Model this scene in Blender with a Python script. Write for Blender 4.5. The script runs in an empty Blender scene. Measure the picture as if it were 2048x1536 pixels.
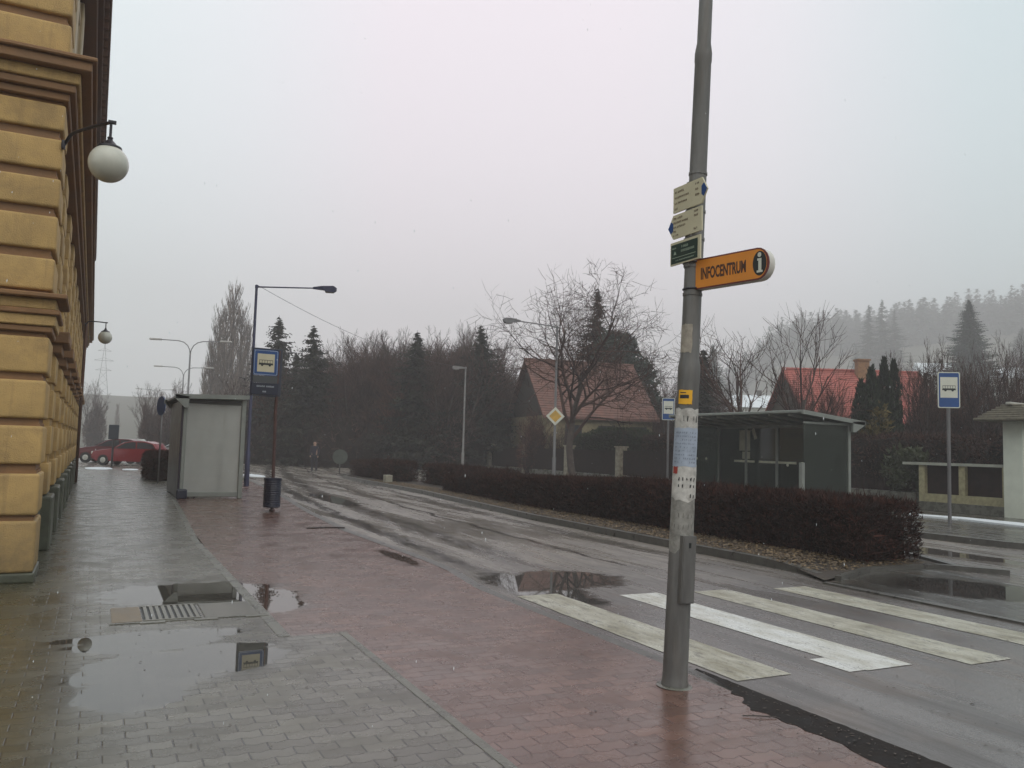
import bpy, bmesh, math, random
from mathutils import Vector, Matrix, noise as mnoise
R = math.radians
PI = math.pi
sc = bpy.context.scene
C = sc.collection

# ------------------------------------------------------------------ camera
F, ROLL, YAW, PITCH, EYE = 1650.0, R(1.6), R(26.5), math.atan(127/1650.0), 1.6
cam_d = bpy.data.cameras.new('camera'); cam = bpy.data.objects.new('camera', cam_d); C.objects.link(cam)
cp, sp, sy, cy = math.cos(PITCH), math.sin(PITCH), math.sin(YAW), math.cos(YAW)
fwd = Vector((sy*cp, cy*cp, sp)); rt0 = Vector((cy, -sy, 0)); up0 = Vector((-sy*sp, -cy*sp, cp))
cr, sr = math.cos(ROLL), math.sin(ROLL)
rt = rt0*cr + up0*sr; up = up0*cr - rt0*sr
m = Matrix((rt, up, -fwd)).transposed().to_4x4(); m.translation = (0, 0, EYE)
cam.matrix_world = m
cam_d.sensor_width = 36; cam_d.lens = 36*F/2048; cam_d.clip_end = 3000; cam_d.clip_start = .05
sc.camera = cam
def at(u, depth, v=None):
    "world point seen in photo column u (row v) at the given distance along the view"
    if v is None: v = 895 + .028*(u-1024)
    x, y = u-1024, 768-v
    d = fwd + rt*(x/F) + up*(y/F)
    return Vector((0, 0, EYE)) + d*depth

# ------------------------------------------------------------------ node helper
class NT:
    def __init__(s, nt): s.nt = nt; s.nt.nodes.clear()
    def n(s, t, **k):
        x = s.nt.nodes.new(t)
        for a, b in k.items(): setattr(x, a, b)
        return x
    def put(s, sock, v):
        if isinstance(v, bpy.types.NodeSocket): s.nt.links.new(v, sock)
        elif v is not None:
            if sock.type == 'RGBA' and len(v) == 3: v = (*v, 1)
            sock.default_value = v
    def m(s, op, a, b=None, c=None, clamp=False):
        x = s.n('ShaderNodeMath', operation=op, use_clamp=clamp)
        s.put(x.inputs[0], a)
        if b is not None: s.put(x.inputs[1], b)
        if c is not None: s.put(x.inputs[2], c)
        return x.outputs[0]
    def mix(s, f, a, b, mode='MIX'):
        x = s.n('ShaderNodeMix', data_type='RGBA', blend_type=mode)
        s.put(x.inputs[0], f); s.put(x.inputs[6], a); s.put(x.inputs[7], b)
        return x.outputs[2]
    def noise(s, vec, scale, det=3, rough=.55, dist=0):
        x = s.n('ShaderNodeTexNoise'); s.put(x.inputs['Vector'], vec)
        x.inputs['Scale'].default_value = scale; x.inputs['Detail'].default_value = det
        x.inputs['Roughness'].default_value = rough; x.inputs['Distortion'].default_value = dist
        return x.outputs['Fac']
    def ramp(s, f, stops, interp='LINEAR'):
        x = s.n('ShaderNodeValToRGB'); s.put(x.inputs[0], f); e = x.color_ramp.elements
        x.color_ramp.interpolation = interp
        while len(e) < len(stops): e.new(.5)
        for i, (p, c) in enumerate(stops):
            e[i].position = p
            e[i].color = (c, c, c, 1) if isinstance(c, (int, float)) else (*c, 1)
        return x.outputs[0]
    def rng(s, f, a, b, c=0., d=1.):
        x = s.n('ShaderNodeMapRange'); s.put(x.inputs[0], f)
        for i, q in enumerate((a, b, c, d)): s.put(x.inputs[i+1], q)
        return x.outputs[0]
    def comb(s, x, y, z=0.):
        k = s.n('ShaderNodeCombineXYZ'); s.put(k.inputs[0], x); s.put(k.inputs[1], y); s.put(k.inputs[2], z); return k.outputs[0]
    def sep(s, v):
        k = s.n('ShaderNodeSeparateXYZ'); s.put(k.inputs[0], v); return k.outputs

# ------------------------------------------------------------------ world: bright fog
w = bpy.data.worlds.new('World'); sc.world = w; w.use_nodes = True
N = NT(w.node_tree)
tc = N.n('ShaderNodeTexCoord').outputs['Generated']
X, Y, Z = N.sep(tc)
az = N.m('MULTIPLY', N.m('ARCTAN2', X, Y), 180/PI)
el = N.m('MULTIPLY', N.m('ARCSINE', Z), 180/PI)
hue = N.ramp(N.rng(az, -60, 120), [(.22, (.62, .70, .70)), (.31, (.68, .765, .765)), (.375, (.74, .745, .765)), (.43, (.80, .71, .75)), (.52, (.80, .71, .75)), (.58, (.74, .705, .735)), (.645, (.55, .635, .65)), (.76, (.44, .555, .57)), (1, (.50, .58, .59))])
lev = N.ramp(N.rng(el, -10, 60), [(0, .70), (.143, .74), (.25, .82), (.42, .88), (1, .92)])
col = N.mix(1., hue, lev, 'MULTIPLY')
sky = N.n('ShaderNodeTexSky', sky_type='NISHITA'); sky.sun_disc = False
sky.sun_elevation = R(50); sky.sun_rotation = R(200); sky.dust_density = 6; sky.air_density = 1.5
skc = N.mix(1., sky.outputs[0], (.02, .02, .02), 'MULTIPLY')
tot = N.mix(1., col, skc, 'ADD')
bg = N.n('ShaderNodeBackground'); N.put(bg.inputs[0], tot); bg.inputs[1].default_value = 1.22
o = N.n('ShaderNodeOutputWorld'); N.nt.links.new(bg.outputs[0], o.inputs[0])
# a very soft sun behind the overcast
sl = bpy.data.lights.new('sun', 'SUN'); sl.energy = .6; sl.angle = R(60); sl.color = (1, .97, .93)
so = bpy.data.objects.new('sun', sl); C.objects.link(so); so.location = (0, -10, 40)
so.rotation_euler = (Vector((-.22, .72, -.80))).to_track_quat('-Z', 'Y').to_euler()
sc.view_settings.view_transform = 'Standard'; sc.view_settings.look = 'None'
sc.view_settings.exposure = 0.30; sc.view_settings.gamma = 1
sc.cycles.use_denoising = True
sc.cycles.volume_bounces = 3; sc.cycles.max_bounces = 8; sc.cycles.transparent_max_bounces = 16
sc.cycles.caustics_reflective = False; sc.cycles.caustics_refractive = False
sc.cycles.sample_clamp_indirect = 4

# ------------------------------------------------------------------ materials
MATS = {}
def pm(name, col, rough=.55, metal=0., var=.25, vs=3., bump=0., bs=40., spec=.5, stain=None, vert=False, leafy=False):
    if name in MATS: return MATS[name]
    mt = bpy.data.materials.new(name); mt.use_nodes = True; N = NT(mt.node_tree); MATS[name] = mt
    b = N.n('ShaderNodeBsdfPrincipled'); o = N.n('ShaderNodeOutputMaterial'); N.nt.links.new(b.outputs[0], o.inputs[0])
    tc = N.n('ShaderNodeTexCoord').outputs['Object']
    v = tc
    if vert:
        mp = N.n('ShaderNodeMapping'); mp.inputs['Scale'].default_value = (1, 1, .18); N.put(mp.inputs[0], tc); v = mp.outputs[0]
    f = N.noise(v, vs, 5, .6)
    lo = tuple(c*(1-var) for c in col); hi = tuple(min(1, c*(1+var)) for c in col)
    c = N.mix(N.rng(f, .3, .7), lo, hi)
    if stain:
        f2 = N.noise(v, vs*.45+.3, 6, .7, .6)
        c = N.mix(N.m('MULTIPLY', N.rng(f2, .5, .72), stain[1]), c, stain[0])
    if leafy:
        ri = N.n('ShaderNodeNewGeometry').outputs['Random Per Island']
        c = N.mix(ri, tuple(q*.35 for q in col), N.mix(1., c, (1.9, 1.8, 1.7), 'MULTIPLY'))
    if name == 'ochre_plaster':
        mp = N.n('ShaderNodeMapping'); mp.inputs['Scale'].default_value = (7, 7, .5); N.put(mp.inputs[0], tc)
        c = N.mix(N.rng(N.noise(mp.outputs[0], 1.2, 6, .7), .54, .74, 0., .45), c, (.20, .13, .06))
        c = N.mix(N.rng(N.noise(tc, 24, 6, .8), .60, .68, 0., .5), c, (.55, .40, .22))
        zc = N.sep(tc)[2]; c = N.mix(N.m('MULTIPLY', N.rng(zc, 1.1, .05), N.rng(N.noise(tc, 5, 5, .7), .3, .6, .2, .8)), c, (.13, .10, .06))
    N.put(b.inputs['Base Color'], c)
    N.put(b.inputs['Roughness'], N.rng(f, .2, .8, rough*.8, min(1, rough*1.2)))
    b.inputs['Metallic'].default_value = metal; b.inputs['Specular IOR Level'].default_value = spec
    if bump:
        bn = N.n('ShaderNodeBump'); bn.inputs['Strength'].default_value = bump; bn.inputs['Distance'].default_value = .01
        N.put(bn.inputs['Height'], N.noise(tc, bs, 4)); N.nt.links.new(bn.outputs[0], b.inputs['Normal'])
    return mt
PLASTER = pm('ochre_plaster', (.50, .325, .125), .7, var=.2, vs=2.3, bump=.9, bs=70, stain=((.24, .155, .07), .7))
TRIM = pm('brown_trim', (.235, .122, .05), .65, var=.2, vs=2, bump=.35, bs=30, stain=((.14, .075, .04), .6))
TRIMD = pm('dark_brown_trim', (.12, .055, .03), .6, var=.2, vs=2, bump=.2)
PLINTH = pm('mossy_plinth', (.075, .08, .055), .45, var=.4, vs=4, bump=.6, bs=25)
PALE = pm('pale_plaster', (.46, .37, .24), .7, var=.15)
IRON = pm('black_iron', (.025, .022, .03), .4, .3)
GLOBE = pm('opal_glass', (.56, .55, .48), .22, var=.06, vs=6)
GALV = pm('galvanised_steel', (.15, .145, .14), .55, .2, var=.35, vs=9, bump=.2, stain=((.11, .085, .06), .6), vert=True)
LAMPG = pm('lamp_post_grey', (.16, .155, .16), .45, .3, vert=True, vs=6)
LAMPB = pm('dark_blue_post', (.035, .038, .085), .4, .2)
BLUE = pm('sign_blue', (.008, .06, .22), .35, var=.15)
BLUED = pm('bin_blue', (.006, .009, .028), .35, var=.3)
WHITE = pm('sign_white', (.62, .62, .54), .4, var=.08)
BLACK = pm('matt_black', (.012, .015, .015), .5)
CREAM = pm('cream_signboard', (.58, .53, .38), .45, var=.08)
ORANGE = pm('orange_signboard', (.72, .25, .02), .35, var=.1)
DKRED = pm('dark_red_edge', (.16, .03, .025), .4)
GREEN = pm('dark_green_signboard', (.02, .045, .04), .4)
RUST = pm('rusty_post', (.085, .04, .035), .5, .2, var=.4, vs=8)
FRAME = pm('shelter_frame', (.25, .265, .245), .45, .3, var=.15)
DARKPANEL = pm('dark_panel', (.03, .02, .035), .35)
LEAFG = pm('conifer_green', (.022, .023, .017), .75, var=.5, vs=.9, spec=.2, leafy=True)
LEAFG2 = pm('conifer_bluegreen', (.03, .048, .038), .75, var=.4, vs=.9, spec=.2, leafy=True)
THUJA = pm('thuja_green', (.014, .022, .012), .8, var=.5, vs=1.5, spec=.2, leafy=True)
BARK = pm('bark', (.085, .066, .058), .8, var=.35, vs=5, bump=.5, spec=.25)
TWIG = pm('twigs_brown', (.060, .038, .034), .95, var=.4, vs=.6, spec=.04, leafy=True)
TWIGR = pm('twigs_reddish', (.085, .042, .035), .95, var=.4, vs=.7, spec=.04, leafy=True)
TWIGP = pm('poplar_twigs', (.13, .105, .09), .85, var=.3, vs=.4, spec=.15, leafy=True)
HEDGE = pm('barberry_twigs', (.031, .012, .009), .8, var=.6, vs=2.2, spec=.2, leafy=True)
HEDGEB = pm('brown_hedge', (.04, .02, .016), .8, var=.5, vs=1.5, spec=.2, leafy=True)
YEW = pm('yew_green', (.02, .03, .012), .8, var=.5, vs=1.5, spec=.2, leafy=True)
OLIVE = pm('yellow_green_shrub', (.075, .06, .022), .8, var=.4, vs=2, spec=.2, leafy=True)

def out_bsdf(mt):
    N = NT(mt.node_tree); b = N.n('ShaderNodeBsdfPrincipled'); o = N.n('ShaderNodeOutputMaterial')
    N.nt.links.new(b.outputs[0], o.inputs[0]); return N, b

def puddle_mask(N, x, y, blobs, pos):
    nz = N.noise(pos, 3.2, 4, .6); nz = N.m('SUBTRACT', nz, .5)
    nz2 = N.m('SUBTRACT', N.noise(pos, 11, 2), .5)
    best = None
    for (cx, cy_, rx, ry) in blobs:
        dx = N.m('DIVIDE', N.m('SUBTRACT', x, cx), rx); dy = N.m('DIVIDE', N.m('SUBTRACT', y, cy_), ry)
        d = N.m('SQRT', N.m('ADD', N.m('MULTIPLY', dx, dx), N.m('MULTIPLY', dy, dy)))
        best = d if best is None else N.m('MINIMUM', best, d)
    d = N.m('ADD', best, N.m('ADD', N.m('MULTIPLY', nz, .85), N.m('MULTIPLY', nz2, .15)))
    return d

def paving(name, cA, cB, joint, blobs, rough=(.16, .42), wall_refl=0.):
    mt = bpy.data.materials.new(name); mt.use_nodes = True; N, b = out_bsdf(mt)
    pos = N.n('ShaderNodeTexCoord').outputs['Object']; x, y, z = N.sep(pos)
    # zig-zag pavers 225 x 112 mm, long joints run across the street
    tri = N.m('PINGPONG', N.m('DIVIDE', x, .1125), .5)
    yy = N.m('ADD', y, N.m('MULTIPLY', tri, .042))
    row = N.m('FLOOR', N.m('DIVIDE', yy, .1125)); fy = N.m('SUBTRACT', N.m('DIVIDE', yy, .1125), row)
    par = N.m('PINGPONG', row, 1.)
    xx = N.m('ADD', N.m('ADD', N.m('DIVIDE', x, .225), N.m('MULTIPLY', par, .5)), N.m('MULTIPLY', N.m('SUBTRACT', fy, .5), .0))
    colm = N.m('FLOOR', xx); fx = N.m('SUBTRACT', xx, colm)
    ex = N.m('MULTIPLY', N.m('MINIMUM', fx, N.m('SUBTRACT', 1., fx)), .225)
    ey = N.m('MULTIPLY', N.m('MINIMUM', fy, N.m('SUBTRACT', 1., fy)), .1125)
    e = N.m('MINIMUM', ex, ey)
    en = N.m('ADD', e, N.m('MULTIPLY', N.m('SUBTRACT', N.noise(pos, 60, 2), .5), .004))
    wob_ = N.m('MULTIPLY', N.m('SUBTRACT', N.noise(pos, 60, 2), .5), .004)
    jm = N.m('MULTIPLY', N.rng(N.m('ADD', ex, wob_), .0026, .0062), N.rng(N.m('ADD', ey, wob_), .0012, .0042, .42, 1.))          # low in the joint, 1 on the stone
    wn = N.n('ShaderNodeTexWhiteNoise', noise_dimensions='2D'); N.put(wn.inputs['Vector'], N.comb(row, colm))
    rnd = wn.outputs['Value']
    big = N.noise(pos, .8, 5, .6)
    c = N.mix(rnd, cA, cB)
    fine = N.noise(pos, 180, 2)
    c = N.mix(N.rng(fine, .35, .65, 0., .30), c, tuple(q*.45 for q in cA))
    c = N.mix(N.rng(big, .35, .7, 0., .6), c, tuple(q*.45 for q in cB))
    c = N.mix(N.rng(N.noise(pos, 4.5, 6, .7), .56, .72, 0., .5), c, (.055, .045, .032))
    if wall_refl: 
        c = N.mix(N.m('MULTIPLY', N.rng(x, .3, -.6), wall_refl), c, (.05, .045, .02))  # olive tint towards the building: its reflection painted into the pavers
    c = N.mix(jm, joint, c)
    d = puddle_mask(N, x, y, blobs, pos)
    d = N.m('ADD', d, N.m('MULTIPLY', N.m('SUBTRACT', rnd, .5), .16))
    pud = N.rng(d, .87, 1.02, 1., 0.)      # 1 inside the water
    damp = N.rng(d, 1.0, 1.5, 1., 0.)
    c = N.mix(N.m('MULTIPLY', N.m('MAXIMUM', pud, N.m('MULTIPLY', damp, .5)), .6), c, (.035, .033, .03))
    N.put(b.inputs['Base Color'], c)
    wet = N.noise(pos, 2.1, 5, .65)
    r = N.rng(wet, .32, .68, rough[0], rough[1])
    r = N.m('SUBTRACT', r, N.m('MULTIPLY', damp, .05))
    r = N.m('MAXIMUM', N.m('MULTIPLY', r, N.m('SUBTRACT', 1., pud)), .012)
    N.put(b.inputs['Roughness'], r)
    N.put(b.inputs['Specular IOR Level'], N.rng(pud, 0., 1., .5, .62))
    # far away the joints shrink below a pixel: only height, no extra trick
    h = N.m('ADD', N.m('MULTIPLY', jm, 1.), N.m('ADD', N.m('MULTIPLY', fine, .25), N.m('MULTIPLY', rnd, .35)))
    bn = N.n('ShaderNodeBump'); bn.inputs['Distance'].default_value = .0035
    N.put(bn.inputs['Strength'], N.m('MULTIPLY', N.m('SUBTRACT', 1., pud), .28)); N.put(bn.inputs['Height'], h)
    N.nt.links.new(bn.outputs[0], b.inputs['Normal'])
    return mt
PUD = [(.98, 9.25, .85, .75), (1.55, 8.75, .50, .80), (.42, 7.1, .58, .28), (.50, 6.35, .58, .52), (.95, 6.55, .42, .45), (.28, 5.75, .34, .35), (.55, 7.35, .75, .22),
       (3.92, 11.3, .13, .8)]
PAVG = paving('wet_grey_pavers', (.095, .085, .067), (.175, .16, .13), (.035, .032, .028), PUD, (.16, .38), .75)
PAVR = paving('wet_red_pavers', (.115, .062, .048), (.195, .105, .080), (.07, .03, .025), PUD, (.15, .36))

def asphalt(name, base, blobs=(), tracks=True, rough=(.13, .40)):
    mt = bpy.data.materials.new(name); mt.use_nodes = True; N, b = out_bsdf(mt)
    pos = N.n('ShaderNodeTexCoord').outputs['Object']; x, y, z = N.sep(pos)
    mp = N.n('ShaderNodeMapping'); mp.inputs['Scale'].default_value = (1.6, .16, 1); N.put(mp.inputs[0], pos)
    st = N.noise(mp.outputs[0], 1.0, 5, .65, .4)
    mp2 = N.n('ShaderNodeMapping'); mp2.inputs['Scale'].default_value = (5, .9, 1); N.put(mp2.inputs[0], pos)
    st2 = N.noise(mp2.outputs[0], 1.2, 4, .6, .5)
    fine = N.noise(pos, 90, 3, .7); big = N.noise(pos, .35, 4)
    c = N.mix(N.rng(fine, .3, .7), tuple(q*.6 for q in base), tuple(q*1.5 for q in base))
    c = N.mix(N.rng(st, .45, .62, 0., .55), c, tuple(q*.45 for q in base))
    c = N.mix(N.rng(N.noise(pos, 1.3, 5), .55, .7, 0., .4), c, (base[0]*1.5, base[1]*1.2, base[2]))
    # worn patches of pale mud
    c = N.mix(N.rng(N.m('MULTIPLY', st2, big), .30, .36, 0., .35), c, (.14, .10, .075))
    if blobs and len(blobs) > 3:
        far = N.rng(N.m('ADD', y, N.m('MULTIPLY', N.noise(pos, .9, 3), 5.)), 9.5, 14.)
        c = N.mix(N.m('MULTIPLY', far, .75), c, N.mix(N.rng(st2, .35, .6), (.32, .28, .24), (.17, .145, .125)))  # sky sheen painted in: paler, streaky base colour past the crossing
        s_ = N.m('ADD', N.m('SUBTRACT', x, N.m('MULTIPLY', N.m('POWER', N.m('SUBTRACT', y, 5.), 2.), .0022)), N.m('MULTIPLY', N.m('SUBTRACT', N.noise(pos, .7, 4, .6), .5), .55))
        dk = None
        for c0, hw, k_ in ((4.62, .15, .85), (5.5, .24, .6), (6.85, .05, .9), (8.2, .18, .45)):
            q = N.m('MULTIPLY', N.rng(N.m('ABSOLUTE', N.m('SUBTRACT', s_, c0)), hw*.5, hw*1.5, 1., 0.), k_)
            dk = q if dk is None else N.m('MAXIMUM', dk, q)
        dk = N.m('MULTIPLY', N.m('MULTIPLY', dk, N.rng(y, 8.5, 11.)), N.rng(N.noise(mp2.outputs[0], 2., 4, .7), .38, .55, .35, 1.))
        c = N.mix(dk, c, (.035, .03, .03))
    r = N.rng(st, .42, .62, rough[0], rough[1])
    if blobs and len(blobs) > 3: r = N.m('MULTIPLY', r, N.m('SUBTRACT', 1., N.m('MULTIPLY', dk, .7)))
    r = N.m('ADD', r, N.rng(st2, .4, .7, -.05, .12))
    pud = 0.
    if blobs:
        d = puddle_mask(N, x, y, blobs, pos); pud = N.rng(d, .80, 1.08, 1., 0.)
        r = N.m('MULTIPLY', r, N.m('SUBTRACT', 1., pud))
        c = N.mix(N.m('MULTIPLY', pud, .6), c, (.02, .02, .02))
    r = N.m('MAXIMUM', r, .02)
    N.put(b.inputs['Base Color'], c); N.put(b.inputs['Roughness'], r)
    b.inputs['Specular IOR Level'].default_value = .55
    bn = N.n('ShaderNodeBump'); bn.inputs['Distance'].default_value = .006
    N.put(bn.inputs['Height'], N.m('ADD', fine, N.m('MULTIPLY', N.noise(pos, 9, 3), .6)))
    N.put(bn.inputs['Strength'], N.m('MULTIPLY', N.m('SUBTRACT', 1., pud), .16)); N.nt.links.new(bn.outputs[0], b.inputs['Normal'])
    return mt
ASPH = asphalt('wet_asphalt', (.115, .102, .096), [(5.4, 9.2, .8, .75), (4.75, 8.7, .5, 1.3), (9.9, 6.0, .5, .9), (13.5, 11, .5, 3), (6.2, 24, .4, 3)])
def paint(name, hi, lo, wr):
    mt = bpy.data.materials.new(name); mt.use_nodes = True; N, b = out_bsdf(mt)
    pos = N.n('ShaderNodeTexCoord').outputs['Object']
    mp = N.n('ShaderNodeMapping'); mp.inputs['Scale'].default_value = (3.2, 1.0, 1); N.put(mp.inputs[0], pos)
    a = N.noise(mp.outputs[0], 1.5, 6, .65); f = N.noise(pos, 42, 5, .75); g = N.noise(pos, 150, 2)
    c = N.mix(N.rng(a, .38, .62), hi, lo)
    wear = N.m('MAXIMUM', N.m('MULTIPLY', N.rng(f, .56, .64), N.rng(a, .35, .6, .45, 1.)), N.m('MULTIPLY', N.rng(N.noise(mp.outputs[0], 5, 6, .8), .60-wr, .66-wr), .7))
    c = N.mix(wear, c, (.085, .075, .065))
    N.put(b.inputs['Base Color'], c); N.put(b.inputs['Roughness'], N.rng(a, .3, .7, .20, .5))
    bn = N.n('ShaderNodeBump'); bn.inputs['Distance'].default_value = .004; bn.inputs['Strength'].default_value = .5
    N.put(bn.inputs['Height'], g); N.nt.links.new(bn.outputs[0], b.inputs['Normal'])
    return mt
PAINT = paint('worn_cream_paint', (.50, .48, .40), (.26, .235, .165), .06)
PAINTW = paint('white_paint', (.72, .72, .70), (.46, .44, .38), .02)
KERB = pm('wet_kerb_stone', (.085, .08, .072), .3, var=.3, vs=6, bump=.4, bs=60)
CONC = pm('wet_concrete', (.13, .125, .105), .28, var=.3, vs=4, bump=.4, bs=60)
SOIL = pm('wet_soil', (.035, .024, .016), .75, var=.5, vs=7, bump=1., bs=30, stain=((.06, .045, .025), .5))
GRASS = pm('winter_grass', (.06, .058, .032), .85, var=.4, vs=.6, bump=.6, bs=8, stain=((.10, .08, .05), .5))
HILLM = pm('hill_ground', (.04, .045, .035), .9, var=.4, vs=.05)
SNOW = pm('wet_snow', (.68, .71, .74), .45, var=.08, vs=6, bump=.5, bs=18)
LITTER = pm('dead_leaves', (.17, .115, .06), .6, var=.6, vs=9)
MUD = pm('dark_leaf_mud', (.012, .008, .006), .7, var=.5, vs=5, bump=.35, bs=18, spec=.2)
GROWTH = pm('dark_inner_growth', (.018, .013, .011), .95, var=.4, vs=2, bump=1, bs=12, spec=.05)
# ------------------------------------------------------------------ mesh builder
class MB:
    def __init__(s): s.v = []; s.f = []; s.m1 = []
    def add(s, vs, fs):
        k = len(s.v); s.v += [tuple(q) for q in vs]; s.f += [tuple(i+k for i in f) for f in fs]; return s
    def box(s, x0, x1, y0, y1, z0, z1):
        vs = [(x, y, z) for z in (z0, z1) for y in (y0, y1) for x in (x0, x1)]
        return s.add(vs, [(0, 2, 3, 1), (4, 5, 7, 6), (0, 1, 5, 4), (2, 6, 7, 3), (0, 4, 6, 2), (1, 3, 7, 5)])
    def cbox(s, x0, x1, y0, y1, z0, z1, b=.02, seg=2):
        bm = bmesh.new(); bmesh.ops.create_cube(bm, size=1)
        for v in bm.verts: v.co = ((x0+x1)/2+v.co.x*(x1-x0), (y0+y1)/2+v.co.y*(y1-y0), (z0+z1)/2+v.co.z*(z1-z0))
        bmesh.ops.bevel(bm, geom=list(bm.edges), offset=b, segments=seg, affect='EDGES', profile=.6)
        bm.verts.index_update(); s.add([v.co[:] for v in bm.verts], [[v.index for v in f.verts] for f in bm.faces]); bm.free(); return s
    def frustum(s, p, q, r0, r1, n=12, cap=True):
        p, q = Vector(p), Vector(q); d = (q-p)
        if d.length < 1e-6: return s
        d.normalize(); a = d.orthogonal().normalized(); b = d.cross(a)
        vs = []
        for c, r in ((p, r0), (q, r1)):
            for i in range(n):
                t = 2*PI*i/n; vs.append(c+(a*math.cos(t)+b*math.sin(t))*r)
        fs = [(i, (i+1) % n, n+(i+1) % n, n+i) for i in range(n)]
        if cap: fs += [tuple(range(n-1, -1, -1)), tuple(range(n, 2*n))]
        return s.add(vs, fs)
    def tube(s, pts, rs, n=8, cap=True):
        pts = [Vector(p) for p in pts]; m_ = len(pts); vs = []; fs = []
        if not isinstance(rs, (list, tuple)): rs = [rs]*m_
        a = None
        for i, p in enumerate(pts):
            d = (pts[min(i+1, m_-1)]-pts[max(i-1, 0)]).normalized()
            a = d.orthogonal().normalized() if a is None else (a-d*a.dot(d)).normalized()
            b = d.cross(a)
            for k in range(n):
                t = 2*PI*k/n; vs.append(p+(a*math.cos(t)+b*math.sin(t))*rs[i])
        for i in range(m_-1):
            for k in range(n): fs.append((i*n+k, i*n+(k+1) % n, (i+1)*n+(k+1) % n, (i+1)*n+k))
        if cap: fs += [tuple(range(n-1, -1, -1)), tuple(range((m_-1)*n, m_*n))]
        return s.add(vs, fs)
    def lathe(s, prof, c=(0, 0, 0), n=24):
        vs = []; fs = []; m_ = len(prof)
        for r, z in prof:
            for k in range(n):
                t = 2*PI*k/n; vs.append((c[0]+r*math.cos(t), c[1]+r*math.sin(t), c[2]+z))
        for i in range(m_-1):
            for k in range(n): fs.append((i*n+k, i*n+(k+1) % n, (i+1)*n+(k+1) % n, (i+1)*n+k))
        return s.add(vs, fs)
    def prism(s, poly, h0, h1, fr):
        "poly in 2-D, fr(a, b, h) -> 3-D point"
        n = len(poly); vs = [fr(a, b, h0) for a, b in poly]+[fr(a, b, h1) for a, b in poly]
        fs = [tuple(range(n-1, -1, -1)), tuple(range(n, 2*n))]+[(i, (i+1) % n, n+(i+1) % n, n+i) for i in range(n)]
        return s.add(vs, fs)
    def sphere(s, c, r, n=20, sz=1.):
        return s.lathe([(max(1e-4, r*math.sin(PI*i/(n//2+2))), -r*sz*math.cos(PI*i/(n//2+2))) for i in range(n//2+3)], c, n)
    def build(s, name, mat, parent=None, smooth=False, loc=None):
        me = bpy.data.meshes.new(name); me.from_pydata(s.v, [], s.f); me.update()
        bm = bmesh.new(); bm.from_mesh(me); bmesh.ops.recalc_face_normals(bm, faces=bm.faces) if len(s.f) < 60000 else None
        bm.to_mesh(me); bm.free()
        if smooth: me.polygons.foreach_set('use_smooth', [True]*len(me.polygons))
        if s.m1:
            mi = [0]*len(me.polygons)
            for a_, b_ in s.m1: mi[a_:b_] = [1]*(b_-a_)
            me.polygons.foreach_set('material_index', mi)
        o = bpy.data.objects.new(name, me); C.objects.link(o)
        for mm in (mat if isinstance(mat, (list, tuple)) else [mat]): me.materials.append(mm)
        if parent is not None: o.parent = parent
        if loc is not None: o.location = loc
        return o
def smooth_auto(o, ang=40):
    me = o.data
    me.polygons.foreach_set('use_smooth', [True]*len(me.polygons))
    bm = bmesh.new(); bm.from_mesh(me)
    for e in bm.edges:
        if len(e.link_faces) == 2 and e.calc_face_angle(0) > R(ang): e.smooth = False
    bm.to_mesh(me); bm.free()
    return o
def thing(name, label, cat, loc=(0, 0, 0), rz=0., group=None):
    o = bpy.data.objects.new(name, None); C.objects.link(o); o.empty_display_size = .2
    o.location = loc; o.rotation_euler = (0, 0, rz); o['label'] = label; o['category'] = cat
    if group: o['group'] = group
    return o
def tag(o, label, cat, group=None, kind=None):
    o['label'] = label; o['category'] = cat
    if group: o['group'] = group
    if kind: o['kind'] = kind
    return o
def struct(o, kind='structure'): o['kind'] = kind; return o
def dup(root, loc, rz=0., s=1., label=None, group=None):
    r = root.copy(); C.objects.link(r); r.location = loc; r.rotation_euler = (0, 0, rz)
    r.scale = (s, s, s) if not isinstance(s, tuple) else s
    if label: r['label'] = label
    if group: r['group'] = group
    for ch in list(root.children):
        c = ch.copy(); C.objects.link(c); c.parent = r
        for g in list(ch.children):
            d = g.copy(); C.objects.link(d); d.parent = c
    return r
def text(name, s, size, mat, parent, mtx, sx=1., ext=.001, off=0.):
    cu = bpy.data.curves.new(name, 'FONT'); cu.body = s; cu.size = size; cu.extrude = ext; cu.offset = off
    cu.align_x = 'CENTER'; cu.align_y = 'CENTER'; cu.resolution_u = 3
    t = bpy.data.objects.new(name, cu); C.objects.link(t)
    dg = bpy.context.evaluated_depsgraph_get(); dg.update()
    me = bpy.data.meshes.new_from_object(t.evaluated_get(dg)); bpy.data.objects.remove(t)
    me.transform(mtx @ Matrix.Diagonal((sx, 1, 1, 1)))
    o = bpy.data.objects.new(name, me); C.objects.link(o); me.materials.clear(); me.materials.append(mat); o.parent = parent
    return o

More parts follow.
